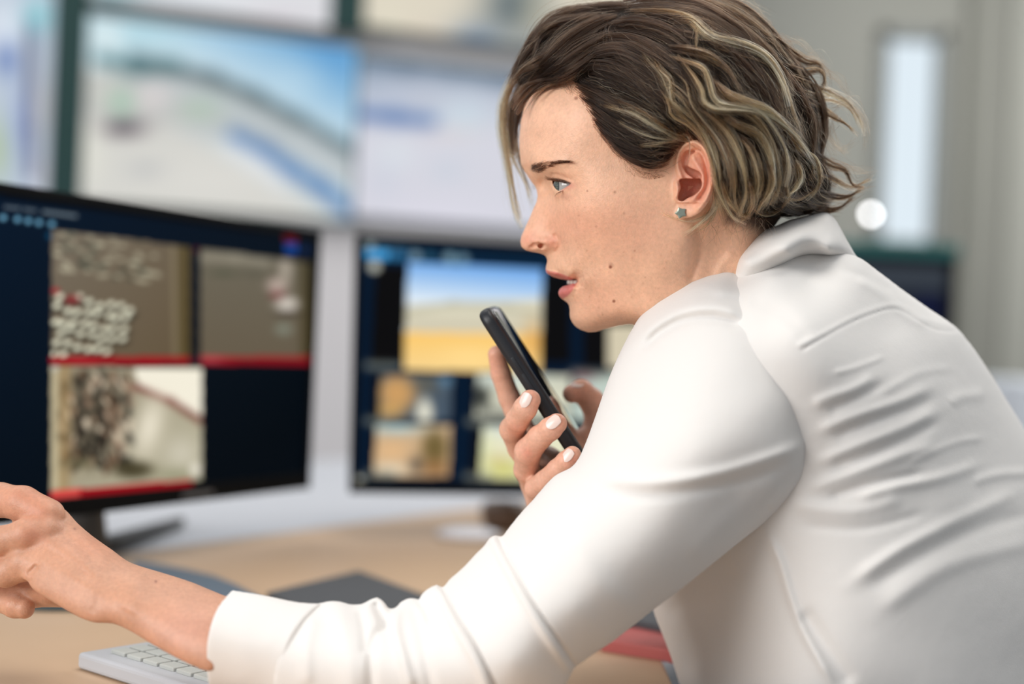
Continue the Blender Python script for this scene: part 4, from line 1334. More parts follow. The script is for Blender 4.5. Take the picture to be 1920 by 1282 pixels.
# ------------------------------------------------------------------ eye, teeth, lashes, brow
def ball_mesh(name, c, r, m, cols=None, fr=None, nu=48, nv=64, parent=None):
    """sphere whose pole looks along fr"""
    z = fr / np.linalg.norm(fr); x = np.cross(ZA, z); x /= np.linalg.norm(x); y = np.cross(z, x)
    V = []; C = []
    for i in range(nu + 1):
        th = math.pi * i / nu
        for j in range(nv):
            ph = 2 * math.pi * j / nv
            rr = r * (1 + 0.055 * math.exp(-(th / .42) ** 4))
            V.append(c + rr * (z * math.cos(th) + (x * math.cos(ph) + y * math.sin(ph)) * math.sin(th)))
            if cols: C.append(cols(th, ph))
    Fq = []
    for i in range(nu):
        for j in range(nv):
            Fq.append((i * nv + j, (i + 1) * nv + j, (i + 1) * nv + (j + 1) % nv, i * nv + (j + 1) % nv))
    return mesh(name, np.array(V), Fq, m, parent, True, np.array(C) if cols else None)


m_eye, nt, p = nodes('eye_surface')
a = nt.nodes.new('ShaderNodeAttribute'); a.attribute_name = 'Col'
nt.links.new(a.outputs['Color'], p.inputs['Base Color'])
p.inputs['Roughness'].default_value = 0.08; p.inputs['Coat Weight'].default_value = 0.6; p.inputs['Coat Roughness'].default_value = 0.02


def eyecol(th, ph):
    d = math.degrees(th)
    if d < 9.5: return s2l((12, 14, 16))
    if d < 27:
        k = 0.85 + .3 * math.sin(ph * 23) * math.sin(ph * 7 + 1)
        return s2l(np.array((98, 106, 98)) * k) if d < 23 else s2l((58, 64, 66))
    return s2l((172, 170, 166) if d < 60 else (190, 162, 154))


left_v = -(R @ np.array([1.0, 0, 0])); tow_v = R @ np.array([0, 0, 1.0]); up_v = R @ np.array([0, 1.0, 0])
gaze = left_v * 0.945 + tow_v * 0.31 - up_v * 0.03
ball_mesh('eye', W(*EYE[:3]), EYE[3] * 1e-3, m_eye, eyecol, gaze, 90, 96, person)
D2 = D_H + 0.0315
ball_mesh('eye', W((EYE[0] - CX) * EYE[2] / D2 + CX, (EYE[1] - CY) * EYE[2] / D2 + CY, D2), EYE[3] * 1e-3 * .98, m_eye, eyecol, left_v * .9 - tow_v * .2 - up_v * .1, 60, 64, person)
# teeth: upper row, an arch of small enamel blocks behind the lip
M_teeth = mat('tooth_enamel', (204, 194, 184), 0.2)
parts = []
for i in range(-5, 6):
    t = i / 5.0
    w_ = 0.0195 * math.sin(t * 1.2) / math.sin(1.2)
    bxp = 1053 + 30 * (1 - math.cos(t * 1.2)) / (1 - math.cos(1.2))
    dd = D_H - w_
    cxx = (bxp - CX) * 1.0 / dd + CX
    parts.append(box_vf(W(cxx + 17, 528.0 + .07 * (bxp - 1044), dd), np.stack([left_v, up_v, tow_v]), (0.0026, 0.0017, 0.0022), 0.0009))
V, Fq = join_vf(parts)
mesh('teeth', V, Fq, M_teeth, person)

# ------------------------------------------------------------------ earring: small star stud
def star_vf(c, r0, r1, th, ang, nrm):
    nrm = nrm / np.linalg.norm(nrm)
    a_ = up_v - nrm * (up_v @ nrm); a_ /= np.linalg.norm(a_); b_ = np.cross(nrm, a_)
    V = []
    for s_, k_ in ((-1, 1.0), (1, 1.0), (1.25, .72)):
        for i in range(10):
            t = math.radians(ang) + i * math.pi / 5
            rr = (r0 if i % 2 == 0 else r1) * k_
            V.append(c + (a_ * math.cos(t) + b_ * math.sin(t)) * rr + nrm * th * s_)
    Fq = [tuple(range(10))[::-1], tuple(range(20, 30))]
    for L in (0, 10):
        for i in range(10): Fq.append((L + i, L + (i + 1) % 10, L + 10 + (i + 1) % 10, L + 10 + i))
    return np.array(V), Fq


V, Fq = star_vf(W(1276.5, 399, D_H - 0.0735 - .001), 0.0040, 0.0027, 0.0007, 22, tow_v - 0.35 * left_v * -1 * .3)
mesh('earring', V, Fq, mat('silver_stud', (170, 176, 160), 0.3, 0.9), person, False)

# ------------------------------------------------------------------ blouse
blouse, nt, p = nodes('cream_blouse_fabric')
p.inputs['Base Color'].default_value = tuple(s2l((231, 227, 223))) + (1,)
p.inputs['Roughness'].default_value = 0.75
p.inputs['Sheen Weight'].default_value = 0.15
p.inputs['Subsurface Weight'].default_value = 0.12; p.inputs['Subsurface Radius'].default_value = (1, .9, .8); p.inputs['Subsurface Scale'].default_value = 0.006
geo = nt.nodes.new('ShaderNodeNewGeometry')
tn = nt.nodes.new('ShaderNodeTexNoise'); tn.inputs['Scale'].default_value = 25; tn.inputs['Detail'].default_value = 5
wv = nt.nodes.new('ShaderNodeTexNoise'); wv.inputs['Scale'].default_value = 1400
nt.links.new(geo.outputs['Position'], tn.inputs['Vector']); nt.links.new(geo.outputs['Position'], wv.inputs['Vector'])
b1 = nt.nodes.new('ShaderNodeBump'); b1.inputs['Strength'].default_value = 0.25; b1.inputs['Distance'].default_value = 0.004
b2 = nt.nodes.new('ShaderNodeBump'); b2.inputs['Strength'].default_value = 0.25; b2.inputs['Distance'].default_value = 0.0003
nt.links.new(tn.outputs[0], b1.inputs['Height']); nt.links.new(wv.outputs[0], b2.inputs['Height'])
nt.links.new(b1.outputs[0], b2.inputs['Normal']); nt.links.new(b2.outputs[0], p.inputs['Normal'])

TORSO = [(1330, 545), (1372, 508), (1440, 478), (1520, 466), (1600, 478), (1640, 503), (1690, 541), (1745, 580), (1800, 620), (1850, 688), (1885, 745), (1922, 805), (1975, 900), (2040, 1060), (2070, 1250), (2080, 1480),
         (1700, 1500), (1330, 1490), (1290, 1340), (1262, 1245), (1242, 1190), (1224, 1142), (1205, 1050), (1190, 900), (1200, 760), (1230, 640), (1280, 570)]
TIN = [(1400, 560, 76), (1450, 520, 60), (1410, 520, 52), (1520, 520, 45), (1600, 540, 55), (1500, 620, 112), (1440, 600, 98), (1540, 700, 132), (1600, 620, 95), (1680, 620, 70), (1620, 720, 128), (1700, 720, 112), (1760, 700, 80), (1800, 780, 92), (1700, 850, 135), (1600, 850, 140), (1500, 850, 130),
       (1350, 850, 90), (1280, 800, 60), (1850, 900, 95), (1600, 1000, 145), (1750, 1000, 138), (1900, 1050, 100), (1450, 1000, 125), (1330, 1050, 85), (1500, 1150, 138), (1350, 1180, 80), (1300, 1240, 40), (1700, 1200, 150), (1900, 1250, 110), (1500, 1350, 135), (1370, 1350, 80), (1800, 1400, 130), (1350, 650, 100)]
TS = [('ridge', [(1520, 762), (1553, 746), (1600, 729), (1644, 704)], 11, 2.0), ('ridge', [(1548, 772), (1620, 740), (1660, 715)], 10, -1.8),
      ('ridge', [(1525, 812), (1556, 799), (1623, 774), (1693, 750), (1757, 719)], 12, 2.4), ('ridge', [(1556, 822), (1630, 792), (1700, 768), (1760, 742)], 11, -2.2),
      ('ridge', [(1525, 868), (1553, 858), (1623, 830), (1693, 802), (1770, 765)], 12, 2.4), ('ridge', [(1550, 880), (1630, 852), (1700, 822), (1768, 786)], 11, -2.2),
      ('ridge', [(1510, 922), (1538, 910), (1616, 882), (1693, 853), (1764, 830)], 12, 2.2), ('ridge', [(1545, 935), (1640, 905), (1735, 886)], 9, -2.6),
      ('ridge', [(1600, 935), (1680, 912), (1760, 896), (1845, 868)], 12, 2.6), ('ridge', [(1480, 946), (1600, 958), (1700, 930)], 16, 2.4),
      ('ridge', [(1588, 1098), (1693, 1027), (1834, 957), (1925, 915)], 14, 2.6), ('ridge', [(1620, 1110), (1720, 1045), (1850, 985), (1950, 960)], 16, -2.6),
      ('ridge', [(1640, 1150), (1780, 1060), (1960, 1010)], 18, 2.2), ('ridge', [(1560, 700), (1600, 690), (1660, 668)], 6, 1.0), ('ridge', [(1650, 740), (1720, 700), (1790, 690)], 9, 1.0), ('ridge', [(1700, 870), (1790, 830), (1850, 820)], 8, 1.2), ('ridge', [(1500, 985), (1620, 990), (1740, 960)], 10, -1.2), ('ridge', [(1820, 905), (1870, 890), (1935, 885)], 10, 2.0), ('ridge', [(1780, 760), (1800, 745), (1850, 738)], 12, 2.0),
      ('ridge', [(1440, 999), (1465, 1060), (1482, 1119), (1510, 1189), (1567, 1290)], 9, 3.4), ('ridge', [(1500, 1140), (1540, 1200), (1600, 1290)], 16, -3.4),
      ('full', [(1505, 655), (1545, 632), (1595, 605), (1640, 587), (1672, 579), (1695, 585), (1735, 609), (1764, 620), (1805, 620)], 2.2, -1.2),
      ('full', [(1500, 646), (1545, 624), (1595, 597), (1640, 579), (1674, 571), (1700, 577), (1740, 600), (1790, 610)], 5, 0.9),
      ('ridge', [(1600, 520), (1650, 545), (1700, 590), (1745, 612)], 11, 2.2), ('ridge', [(1540, 500), (1600, 512), (1680, 548)], 8, -1.4),
      ('ridge', [(1660, 590), (1720, 700), (1760, 850), (1800, 1000)], 34, 3.5), ('ridge', [(1400, 560), (1470, 590), (1520, 640)], 14, -1.5),
      ('ridge', [(1240, 1160), (1300, 1120), (1380, 1060)], 20, -3), ('ridge', [(1260, 1200), (1290, 1290), (1320, 1400)], 10, 2)]
G, F, Dm = inflated(TORSO, TIN, [(1300, 600, 1.0), (1500, 560, .985), (1700, 600, 1.02), (1850, 800, 1.06), (1250, 900, 1.03), (1400, 1100, 1.03), (1700, 1100, 1.03), (2000, 1200, 1.05), (1500, 1400, 1.03)],
                    (1180, 2090, 455, 1500, 0.84, 1.25), 3.2, 0.0032, S=TS, step=26, margin=10)
# neck opening
nk = G.chain([(1345, 420, 1.0, 50), (1392, 560, 1.0, 50)], .01)
F = smin(F, -nk, .004)
px, py, D, Q = G.surf(F)
shirt = mesh('shirt', relax(W(px, py, D), Q, 2), Q, blouse, person)

SLEEVE = [(1278, 532), (1300, 521), (1335, 511), (1372, 508), (1420, 540), (1465, 585), (1510, 642), (1538, 705), (1550, 770), (1549, 830), (1535, 885), (1500, 925), (1450, 968), (1400, 1006), (1330, 1062), (1270, 1110), (1224, 1144), (1150, 1202), (1078, 1252), (1050, 1300), (960, 1352), (850, 1368), (700, 1362), (560, 1340), (470, 1310),
          (418, 1288), (370, 1268), (335, 1245), (322, 1190), (326, 1130), (345, 1102), (385, 1100), (430, 1107), (460, 1111), (500, 1119), (540, 1126), (580, 1132), (605, 1129), (622, 1126), (640, 1128), (660, 1133), (680, 1131), (695, 1123), (708, 1120), (720, 1128), (730, 1140), (742, 1138), (752, 1128), (766, 1121), (778, 1121), (785, 1123), (792, 1112), (806, 1101), (820, 1096), (830, 1100),
          (845, 1084), (870, 1062), (890, 1040), (908, 1022), (918, 1008), (930, 1003), (941, 1005), (955, 988), (975, 963), (998, 938), (1022, 910), (1040, 892), (1056, 883), (1070, 876), (1084, 860), (1100, 825), (1118, 775), (1140, 712), (1165, 655), (1195, 600), (1230, 562)]
SIN = [(1350, 560, 36), (1300, 570, 38), (1420, 620, 44), (1380, 530, 14), (1300, 650, 54), (1250, 660, 46), (1380, 720, 64), (1480, 750, 56), (1250, 780, 58), (1350, 850, 66), (1480, 860, 52), (1150, 850, 46), (1250, 950, 66), (1100, 960, 60), (1200, 1040, 62), (1000, 1060, 52), (1080, 1140, 60), (900, 1150, 46), (960, 1240, 56),
       (800, 1220, 46), (700, 1230, 44), (600, 1220, 40), (500, 1200, 36), (430, 1190, 32), (385, 1182, 30), (355, 1170, 27), (1380, 930, 46)]
SS = [('ridge', [(1200, 661), (1220, 638), (1243, 619), (1285, 600), (1340, 596), (1405, 612)], 9, -4.86), ('ridge', [(1195, 640), (1225, 612), (1275, 582), (1340, 574), (1400, 590)], 12, 4.05),
      ('ridge', [(1330, 545), (1400, 552), (1450, 590), (1490, 640)], 10, 2.43), ('ridge', [(1110, 892), (1200, 903), (1290, 898), (1377, 880), (1480, 845), (1530, 815)], 13, 3.51),
      ('ridge', [(1100, 915), (1200, 928), (1300, 920), (1400, 900), (1490, 865)], 12, -2.16), ('ridge', [(1440, 960), (1480, 920), (1530, 870)], 10, 2.70), ('ridge', [(1290, 1060), (1380, 960), (1480, 900)], 24, 2.03),
      ('full', [(932, 1003), (945, 1030), (962, 1062), (990, 1115), (1020, 1162), (1050, 1205), (1080, 1250)], 3.2, -4.32), ('full', [(922, 1010), (936, 1040), (955, 1075), (983, 1125), (1012, 1172), (1045, 1222), (1066, 1254)], 7, 3.78),
      ('full', [(829, 1099), (842, 1125), (860, 1160), (885, 1200), (908, 1245), (930, 1290), (945, 1330)], 3.2, -4.86), ('full', [(818, 1100), (832, 1130), (850, 1168), (874, 1208), (898, 1252), (918, 1300)], 8, 4.32),
      
      ('ridge', [(700, 1125), (716, 1160), (722, 1190)], 8, -6.75), ('ridge', [(735, 1140), (722, 1170), (700, 1200), (695, 1260), (700, 1330)], 9, -4.05), ('ridge', [(752, 1130), (742, 1170), (755, 1230), (775, 1300)], 9, 4.05),
      ('ridge', [(786, 1125), (800, 1150), (806, 1170)], 6, -4.05), ('ridge', [(765, 1130), (785, 1170), (800, 1240), (815, 1320)], 10, -2.43), ('ridge', [(628, 1130), (645, 1180), (655, 1250), (660, 1320)], 20, 2.97),
      ('ridge', [(672, 1140), (682, 1180), (684, 1230)], 9, -2.70), ('ridge', [(590, 1150), (575, 1210), (575, 1290)], 14, 2.16), ('ridge', [(1060, 1000), (1130, 1100), (1200, 1150)], 28, 1.89),
      ]
G, F, Dm = inflated(SLEEVE, SIN, [(1380, 530, .952), (1420, 570, .945), (1300, 580, .955), (1450, 750, .935), (1550, 820, .94), (1300, 850, .915), (1150, 900, .92), (1200, 1050, .895), (1000, 1150, .872), (850, 1200, .868), (600, 1220, .875), (400, 1200, .885)],
                    (370, 1570, 490, 1390, 0.80, 1.03), 2.6, 0.0026, S=SS, step=14, margin=10, back=0.9)
seam_x = 600 - 0.22 * (G.y[..., None] - 1130) - 40 * (0.879 - G.D) / 0.036
F = smin(F, ((G.x[..., None] - seam_x + 14) * 0.88 / FPX).astype(np.float32), 0.002)
px, py, D, Q = G.surf(F)
sleeve = mesh('sleeve', relax(W(px, py, D), Q, 2), Q, blouse, shirt)
# turned-back cuff: its own band, hollow where the forearm comes out
CUFF = [(640, 1128), (600, 1131), (560, 1129), (520, 1121), (480, 1113), (430, 1105), (385, 1094), (345, 1092), (322, 1130), (318, 1200), (330, 1268), (370, 1290), (418, 1298), (470, 1312), (560, 1342), (640, 1356)]
CUIN = [(600, 1225, 41.5), (540, 1212, 39), (500, 1205, 37.5), (430, 1192, 35), (385, 1188, 34), (350, 1180, 31)]
G, F, Dm = inflated(CUFF, CUIN, [(600, 1220, .8755), (400, 1200, .886), (340, 1180, .890), (500, 1210, .881)], (310, 640, 1080, 1370, 0.825, 0.945), 1.8, 0.0016, step=12, margin=6, back=0.9,
                    S=[('ridge', [(470, 1120), (455, 1190), (460, 1290)], 26, 0.8)])
F = smin(F, ((G.x[..., None] - (430 - 0.14 * (G.y[..., None] - 1108)) + 30 * (0.886 - G.D) / 0.034) * 0.885 / FPX).astype(np.float32), 0.0022)
seam_x = 600 - 0.22 * (G.y[..., None] - 1130) - 40 * (0.879 - G.D) / 0.036
F = smin(F, ((seam_x - G.x[..., None]) * 0.88 / FPX).astype(np.float32), 0.0022)
F = smin(F, -G.chain([(320, 1172, .888, 26), (400, 1190, .886, 27.5), (440, 1198, .885, 27), (470, 1205, .884, 12)], .002), .003)
px, py, D, Q = G.surf(F)
mesh('cuff', relax(W(px, py, D), Q, 3), Q, blouse, sleeve)
# far sleeve
G = Grid(1060, 1700, 560, 1240, 0.95, 1.25, 7, 0.007)
F = G.chain([(1560, 680, 1.10, 52), (1460, 860, 1.14, 46), (1345, 1040, 1.125, 40), (1260, 1030, 1.09, 34), (1170, 1000, 1.06, 28)], .02)
px, py, D, Q = G.surf(F)
mesh('sleeve', relax(W(px, py, D), Q, 4), Q, blouse, shirt)
# collar
COLLAR = [(1352, 545), (1364, 512), (1372, 494), (1384, 474), (1400, 455), (1420, 438), (1440, 428), (1458, 422), (1480, 412), (1500, 407), (1530, 400), (1548, 398), (1560, 404), (1572, 420), (1588, 450), (1603, 476), (1606, 484), (1580, 484), (1540, 482), (1500, 486), (1480, 500), (1450, 535), (1410, 570), (1370, 580)]
CIN = [(1395, 488, 50), (1450, 452, 58), (1500, 440, 57), (1548, 438, 46), (1480, 475, 63), (1555, 470, 50), (1410, 520, 46), (1380, 555, 34)]
CS = []
G, F, Dm = inflated(COLLAR, CIN, [(1380, 500, .985), (1500, 440, .99), (1600, 470, 1.0), (1450, 520, .985)], (1340, 1620, 385, 600, 0.90, 1.10), 1.8, 0.0018, S=CS, step=10, margin=8)
px, py, D, Q = G.surf(F)
mesh('collar', relax(W(px, py, D), Q, 2), Q, blouse, shirt)

# ------------------------------------------------------------------ phone
right_v = -left_v
ph_l = right_v * 0.544 - up_v * 0.839                    # along the phone, top to bottom
ph_n = right_v * 0.839 + up_v * 0.544 + tow_v * 0.085     # screen normal
ph_n /= np.linalg.norm(ph_n)
ph_w = np.cross(ph_n, ph_l)                               # across the phone
ph_w /= np.linalg.norm(ph_w)
if ph_w @ tow_v < 0: ph_w = -ph_w
c0 = W(1009 + 14, 758 - 9, 0.980) - tow_v * 0.036
M_case = mat('matte_black_case', (24, 26, 32), 0.42)
m_glass, nt, p = nodes('dark_phone_glass')
p.inputs['Base Color'].default_value = (0.006, 0.006, 0.008, 1); p.inputs['Roughness'].default_value = 0.04; p.inputs['Specular IOR Level'].default_value = 0.9; p.inputs['Coat Weight'].default_value = 1.0
phone = empty('smartphone', c0, 'black smartphone held upright in front of her mouth', 'phone')


def rr_prism(c, ax, hu, hv, hz, rad, bev, n=10):
    """rounded rectangle plate with softened rims"""
    pts = []
    for cx_, cy_, a0 in ((hu - rad, hv - rad, 0), (-hu + rad, hv - rad, 90), (-hu + rad, -hv + rad, 180), (hu - rad, -hv + rad, 270)):
        for i in range(n + 1):
            t = math.radians(a0 + 90 * i / n); pts.append((cx_, cy_, math.cos(t), math.sin(t)))
    V = []; Fq = []; m = len(pts)
    rings = []
    for k in range(7):
        t = math.pi / 2 * k / 6
        rings.append((rad - bev + bev * math.sin(t), -hz + bev - bev * math.cos(t)))
    for k in range(7):
        t = math.pi / 2 * k / 6
        rings.append((rad - bev + bev * math.cos(t), hz - bev + bev * math.sin(t)))
    for r_, z_ in rings:
        for (a_, b_, ca, sa) in pts: V.append(c + ax[0] * (a_ + ca * r_) + ax[1] * (b_ + sa * r_) + ax[2] * z_)
    for k in range(len(rings) - 1):
        for i in range(m): Fq.append((k * m + i, k * m + (i + 1) % m, (k + 1) * m + (i + 1) % m, (k + 1) * m + i))
    Fq.append(tuple(range(m))[::-1]); Fq.append(tuple((len(rings) - 1) * m + i for i in range(m)))
    return np.array(V), Fq


pax = np.stack([ph_l, ph_w, ph_n])
V, Fq = rr_prism(c0, pax, 0.0755, 0.0375, 0.0052, 0.011, 0.0042)
mesh('case', V, Fq, M_case, phone)
V, Fq = rr_prism(c0 + ph_n * 0.0050, pax, 0.0725, 0.0345, 0.0009, 0.009, 0.0006)
mesh('glass_screen', V, Fq, m_glass, phone)
V, Fq = box_vf(c0 - ph_l * 0.030 + ph_w * 0.0375 - ph_n * 0.0005, pax, (0.007, 0.0006, 0.0014), 0.0005)
mesh('side_button', V, Fq, M_case, phone)
V, Fq = box_vf(c0 - ph_l * 0.012 + ph_w * 0.0375 - ph_n * 0.0005, pax, (0.012, 0.0006, 0.0014), 0.0005)
mesh('side_button', V, Fq, M_case, phone)
V, Fq = rr_prism(c0 - ph_l * 0.058 - ph_w * 0.015 - ph_n * 0.0056, pax, 0.012, 0.012, 0.0012, 0.004, 0.0008)
mesh('rear_camera', V, Fq, m_glass, phone)

# ------------------------------------------------------------------ hair
HOUT = [(1046, 150), (1020, 168), (1002, 182), (985, 178), (968, 168), (960, 150), (966, 118), (985, 88), (1010, 62), (1055, 42), (1112, 22), (1162, 6), (1240, -8), (1320, -6), (1378, 8), (1420, 32), (1462, 66), (1492, 112), (1520, 150), (1538, 190), (1544, 240), (1542, 290), (1560, 325), (1568, 350), (1555, 385), (1520, 398),
        (1470, 405), (1420, 425), (1370, 426), (1345, 400), (1339, 360), (1336, 300), (1322, 268), (1300, 255), (1280, 262), (1262, 290), (1246, 316), (1214, 322), (1186, 310), (1160, 286), (1136, 256), (1110, 224), (1098, 196), (1076, 165)]
HIN = [(1000, 130, 18), (1000, 165, 12), (1030, 80, 22), (1030, 120, 40), (1080, 60, 34), (1080, 120, 54), (1085, 155, 60), (1110, 90, 54), (1110, 190, 65), (1160, 50, 50), (1160, 120, 68), (1150, 230, 70), (1200, 60, 62), (1200, 150, 76), (1200, 250, 77), (1220, 310, 75),
       (1250, 40, 62), (1250, 120, 78), (1250, 220, 84), (1255, 290, 78), (1310, 40, 64), (1310, 120, 82), (1310, 220, 88), (1370, 60, 60), (1380, 140, 84), (1380, 230, 90), (1350, 300, 88), (1360, 380, 78), (1430, 100, 58), (1440, 180, 80), (1440, 280, 86), (1420, 380, 76), (1500, 180, 50), (1500, 260, 66), (1500, 340, 64), (1540, 360, 30), (1470, 380, 68)]
hfit = tps_fit([(x, y) for x, y in HOUT[:34]] + [(a_, b_) for a_, b_, c_ in HIN], [0.0] * 31 + [0.0755 ** 2] * 3 + [(c_ * 1e-3) ** 2 for a_, b_, c_ in HIN], 1e-5)
# the hairline points keep the height of the scalp
hfit = tps_fit([(x, y) for x, y in HOUT[1:30]] + [(a_, b_) for a_, b_, c_ in HIN] + [(1345, 400), (1339, 350), (1330, 290), (1300, 255), (1262, 290), (1214, 322), (1160, 286), (1110, 224), (1076, 165), (1052, 150)],
               [0.0] * 29 + [(c_ * 1e-3) ** 2 for a_, b_, c_ in HIN] + [(c_ * 1e-3) ** 2 for c_ in (72, 78, 80, 77, 74, 72.5, 69, 64, 56, 48)], 1e-5)
G = Grid(950, 1580, -20, 440, 0.895, 1.105, 3, 0.0025)
H = tps_eval(hfit, G.x, G.y)
sdh = poly_sd(G.x, G.y, catmull(HOUT, 3, True)) / FPX
H = np.where(sdh < 0, np.minimum(H, 0.012 * sdh), np.maximum(H, 0.01 * np.minimum(sdh, .01)))
w = (D_H - G.D).astype(np.float32)
wh = np.sqrt(np.maximum(H, 0)) * 0.93 - 0.001
Hc = np.where(H > 0, np.maximum(wh, 0) ** 2, H)[..., None]
F = ((Hc - w * w) / (np.abs(w) + np.sqrt(np.maximum(Hc, 0)) + 0.004)).astype(np.float32)
F = smin(F, np.broadcast_to((sdh[..., None] - 0.0036).astype(np.float32), F.shape), 0.004)
px, py, D, Q = G.surf(F)
m_cap, nt, p = nodes('dark_hair_underlayer')
geo = nt.nodes.new('ShaderNodeNewGeometry'); tn = nt.nodes.new('ShaderNodeTexNoise'); tn.inputs['Scale'].default_value = 120
nt.links.new(geo.outputs['Position'], tn.inputs['Vector'])
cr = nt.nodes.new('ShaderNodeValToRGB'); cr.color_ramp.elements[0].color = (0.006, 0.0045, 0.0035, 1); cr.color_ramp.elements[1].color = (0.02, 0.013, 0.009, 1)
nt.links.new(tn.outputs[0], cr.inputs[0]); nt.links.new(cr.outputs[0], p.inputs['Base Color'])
p.inputs['Roughness'].default_value = 0.75; p.inputs['Specular IOR Level'].default_value = 0.15
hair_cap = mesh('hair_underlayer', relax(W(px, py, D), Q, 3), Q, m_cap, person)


def hair_w(x, y):
    """half width of the hair mass at a picture place"""
    return np.sqrt(np.maximum(tps_eval(hfit, x, y), 1e-6))


# guide locks: points, width px, strands, highlight 0..1, layer mm, floor mm, side
GL = []
def lock(pts, wd, n, hl, layer=2.0, wmin=0.0, side=1, tip=0.35, wave=1.0): GL.append((pts, wd, n, hl, layer, wmin, side, tip, wave))

# fringe swept forward over the brow from the parting
lock([(1160, 30), (1110, 50), (1060, 85), (1020, 125), (985, 165), (962, 190)], 20, 260, .14, 3, 14)
lock([(1180, 14), (1110, 24), (1045, 40), (1005, 70), (975, 110), (955, 160)], 18, 280, .12, 3, 4)
lock([(1130, 28), (1075, 42), (1025, 55), (1000, 85), (975, 118), (952, 150)], 14, 220, .16, 3, 8)
lock([(1170, 8), (1110, 16), (1060, 34), (1015, 50), (1000, 75), (985, 100)], 9, 150, .18, 2, 0)
lock([(1100, 40), (1060, 45), (1020, 60), (1005, 90), (1000, 115)], 9, 110, .2, 4, 14)
lock([(1150, 60), (1100, 90), (1050, 125), (1015, 150), (985, 172), (960, 205)], 18, 240, .08, 3, 24)
lock([(1140, 80), (1095, 115), (1060, 140), (1020, 158), (990, 180), (968, 215)], 12, 200, .08, 3, 30)
lock([(1130, 95), (1090, 125), (1055, 145), (1015, 152), (985, 160), (965, 182)], 10, 130, .15, 4, 30)
lock([(1060, 95), (1030, 105), (1000, 120), (975, 135), (955, 160)], 9, 130, .2, 5, 30)
lock([(1110, 100), (1080, 120), (1050, 150), (1020, 165), (998, 182)], 5, 60, .25, 4, 38)
# far-side blond lock framing the forehead
lock([(1000, 120), (965, 150), (948, 190), (944, 240), (950, 290), (955, 340), (962, 385), (978, 428)], 11, 210, .95, 0, -34, 0, .25)
lock([(990, 130), (958, 165), (945, 215), (948, 270), (958, 320), (966, 370), (976, 410)], 8, 130, .75, 0, -28, 0, .3)
lock([(1000, 140), (972, 165), (958, 205), (955, 260), (962, 300), (985, 345), (1000, 395)], 6, 70, .75, 0, -36, 0, .3)
lock([(1000, 150), (980, 175), (966, 215), (962, 255), (972, 300), (990, 350), (1000, 380)], 8, 90, .45, 0, -40, 0, .4)
lock([(985, 160), (965, 185), (958, 225), (960, 270), (965, 300)], 10, 120, .25, 0, -22, 0, .5)
lock([(1015, 130), (985, 158), (968, 195), (960, 240), (962, 290)], 15, 320, .08, 0, -34, 0, .5)
lock([(1020, 140), (990, 165), (976, 195), (968, 235), (966, 270)], 10, 200, .05, 0, -12, 0, .5)
# temple hair combed back over the top of the ear
lock([(1078, 160), (1110, 175), (1160, 205), (1210, 235), (1255, 258), (1290, 268)], 10, 260, .18, 1.5)
lock([(1085, 175), (1115, 195), (1155, 222), (1205, 250), (1250, 268), (1285, 268)], 8, 220, .15, 1.5)
lock([(1100, 195), (1120, 212), (1160, 238), (1210, 262), (1250, 275), (1278, 272)], 9, 260, .20, 1.5)
lock([(1108, 215), (1130, 235), (1165, 262), (1210, 282), (1245, 285), (1272, 275)], 10, 280, .10, 1.2)
lock([(1118, 232), (1142, 256), (1175, 286), (1210, 302), (1240, 300), (1266, 280)], 10, 300, .05, 1.0)
lock([(1135, 250), (1160, 278), (1190, 302), (1220, 312), (1245, 303), (1264, 286)], 7, 220, .03, 1.0)
lock([(1112, 190), (1150, 200), (1195, 215), (1235, 240), (1265, 258), (1292, 262)], 7, 150, .80, 3)
lock([(1130, 182), (1170, 192), (1210, 212), (1250, 240), (1280, 255), (1310, 275)], 6, 120, .70, 3)
lock([(1140, 215), (1180, 238), (1220, 255), (1255, 262), (1285, 262)], 4, 60, .75, 3)
lock([(1190, 275), (1220, 272), (1250, 268), (1278, 264)], 5, 60, .65, 3)
# side sheets from the parting
for k, (a0, a1) in enumerate(((0, .12), (10, .1), (20, .1), (30, .12))):
    lock([(1130 + k * 6, 60 + a0), (1150, 95 + a0), (1190, 125 + a0), (1235, 160 + a0), (1280, 200 + a0), (1318, 250 + a0)], 14, 230, .16 + .05 * (k % 2), 1.5)
lock([(1075, 150), (1100, 125), (1140, 125), (1190, 145), (1240, 180), (1285, 225)], 16, 260, .12, 1.5)
lock([(1080, 130), (1115, 105), (1160, 100), (1215, 125), (1265, 165), (1305, 215)], 16, 260, .12, 1.5)
lock([(1120, 75), (1165, 70), (1220, 90), (1275, 130), (1315, 180), (1335, 240)], 16, 240, .15, 2)
lock([(1140, 50), (1190, 45), (1250, 62), (1300, 100), (1340, 150), (1360, 210)], 16, 240, .12, 2)
lock([(1190, 78), (1210, 110), (1235, 140), (1250, 175), (1268, 215), (1290, 240)], 7, 110, .60, 4)
lock([(1220, 90), (1235, 125), (1258, 150), (1262, 185), (1280, 215), (1300, 245)], 6, 100, .70, 5)
lock([(1200, 130), (1240, 150), (1275, 175), (1300, 205), (1325, 250), (1345, 300), (1352, 350), (1345, 400)], 9, 190, .65, 5, 60)
lock([(1215, 160), (1250, 185), (1285, 215), (1315, 245), (1335, 290), (1345, 340), (1350, 385), (1362, 420)], 9, 190, .75, 5, 60)
lock([(1230, 150), (1255, 190), (1262, 215), (1290, 232), (1318, 262), (1332, 300), (1340, 350)], 5, 80, .9, 7, 60)
lock([(1250, 120), (1290, 150), (1300, 190), (1325, 225), (1352, 262), (1368, 310), (1372, 360), (1362, 410)], 9, 180, .55, 6, 60)
lock([(1280, 250), (1292, 262), (1293, 290), (1287, 310)], 1.2, 9, .95, 9, 86, 1, .6, .3)
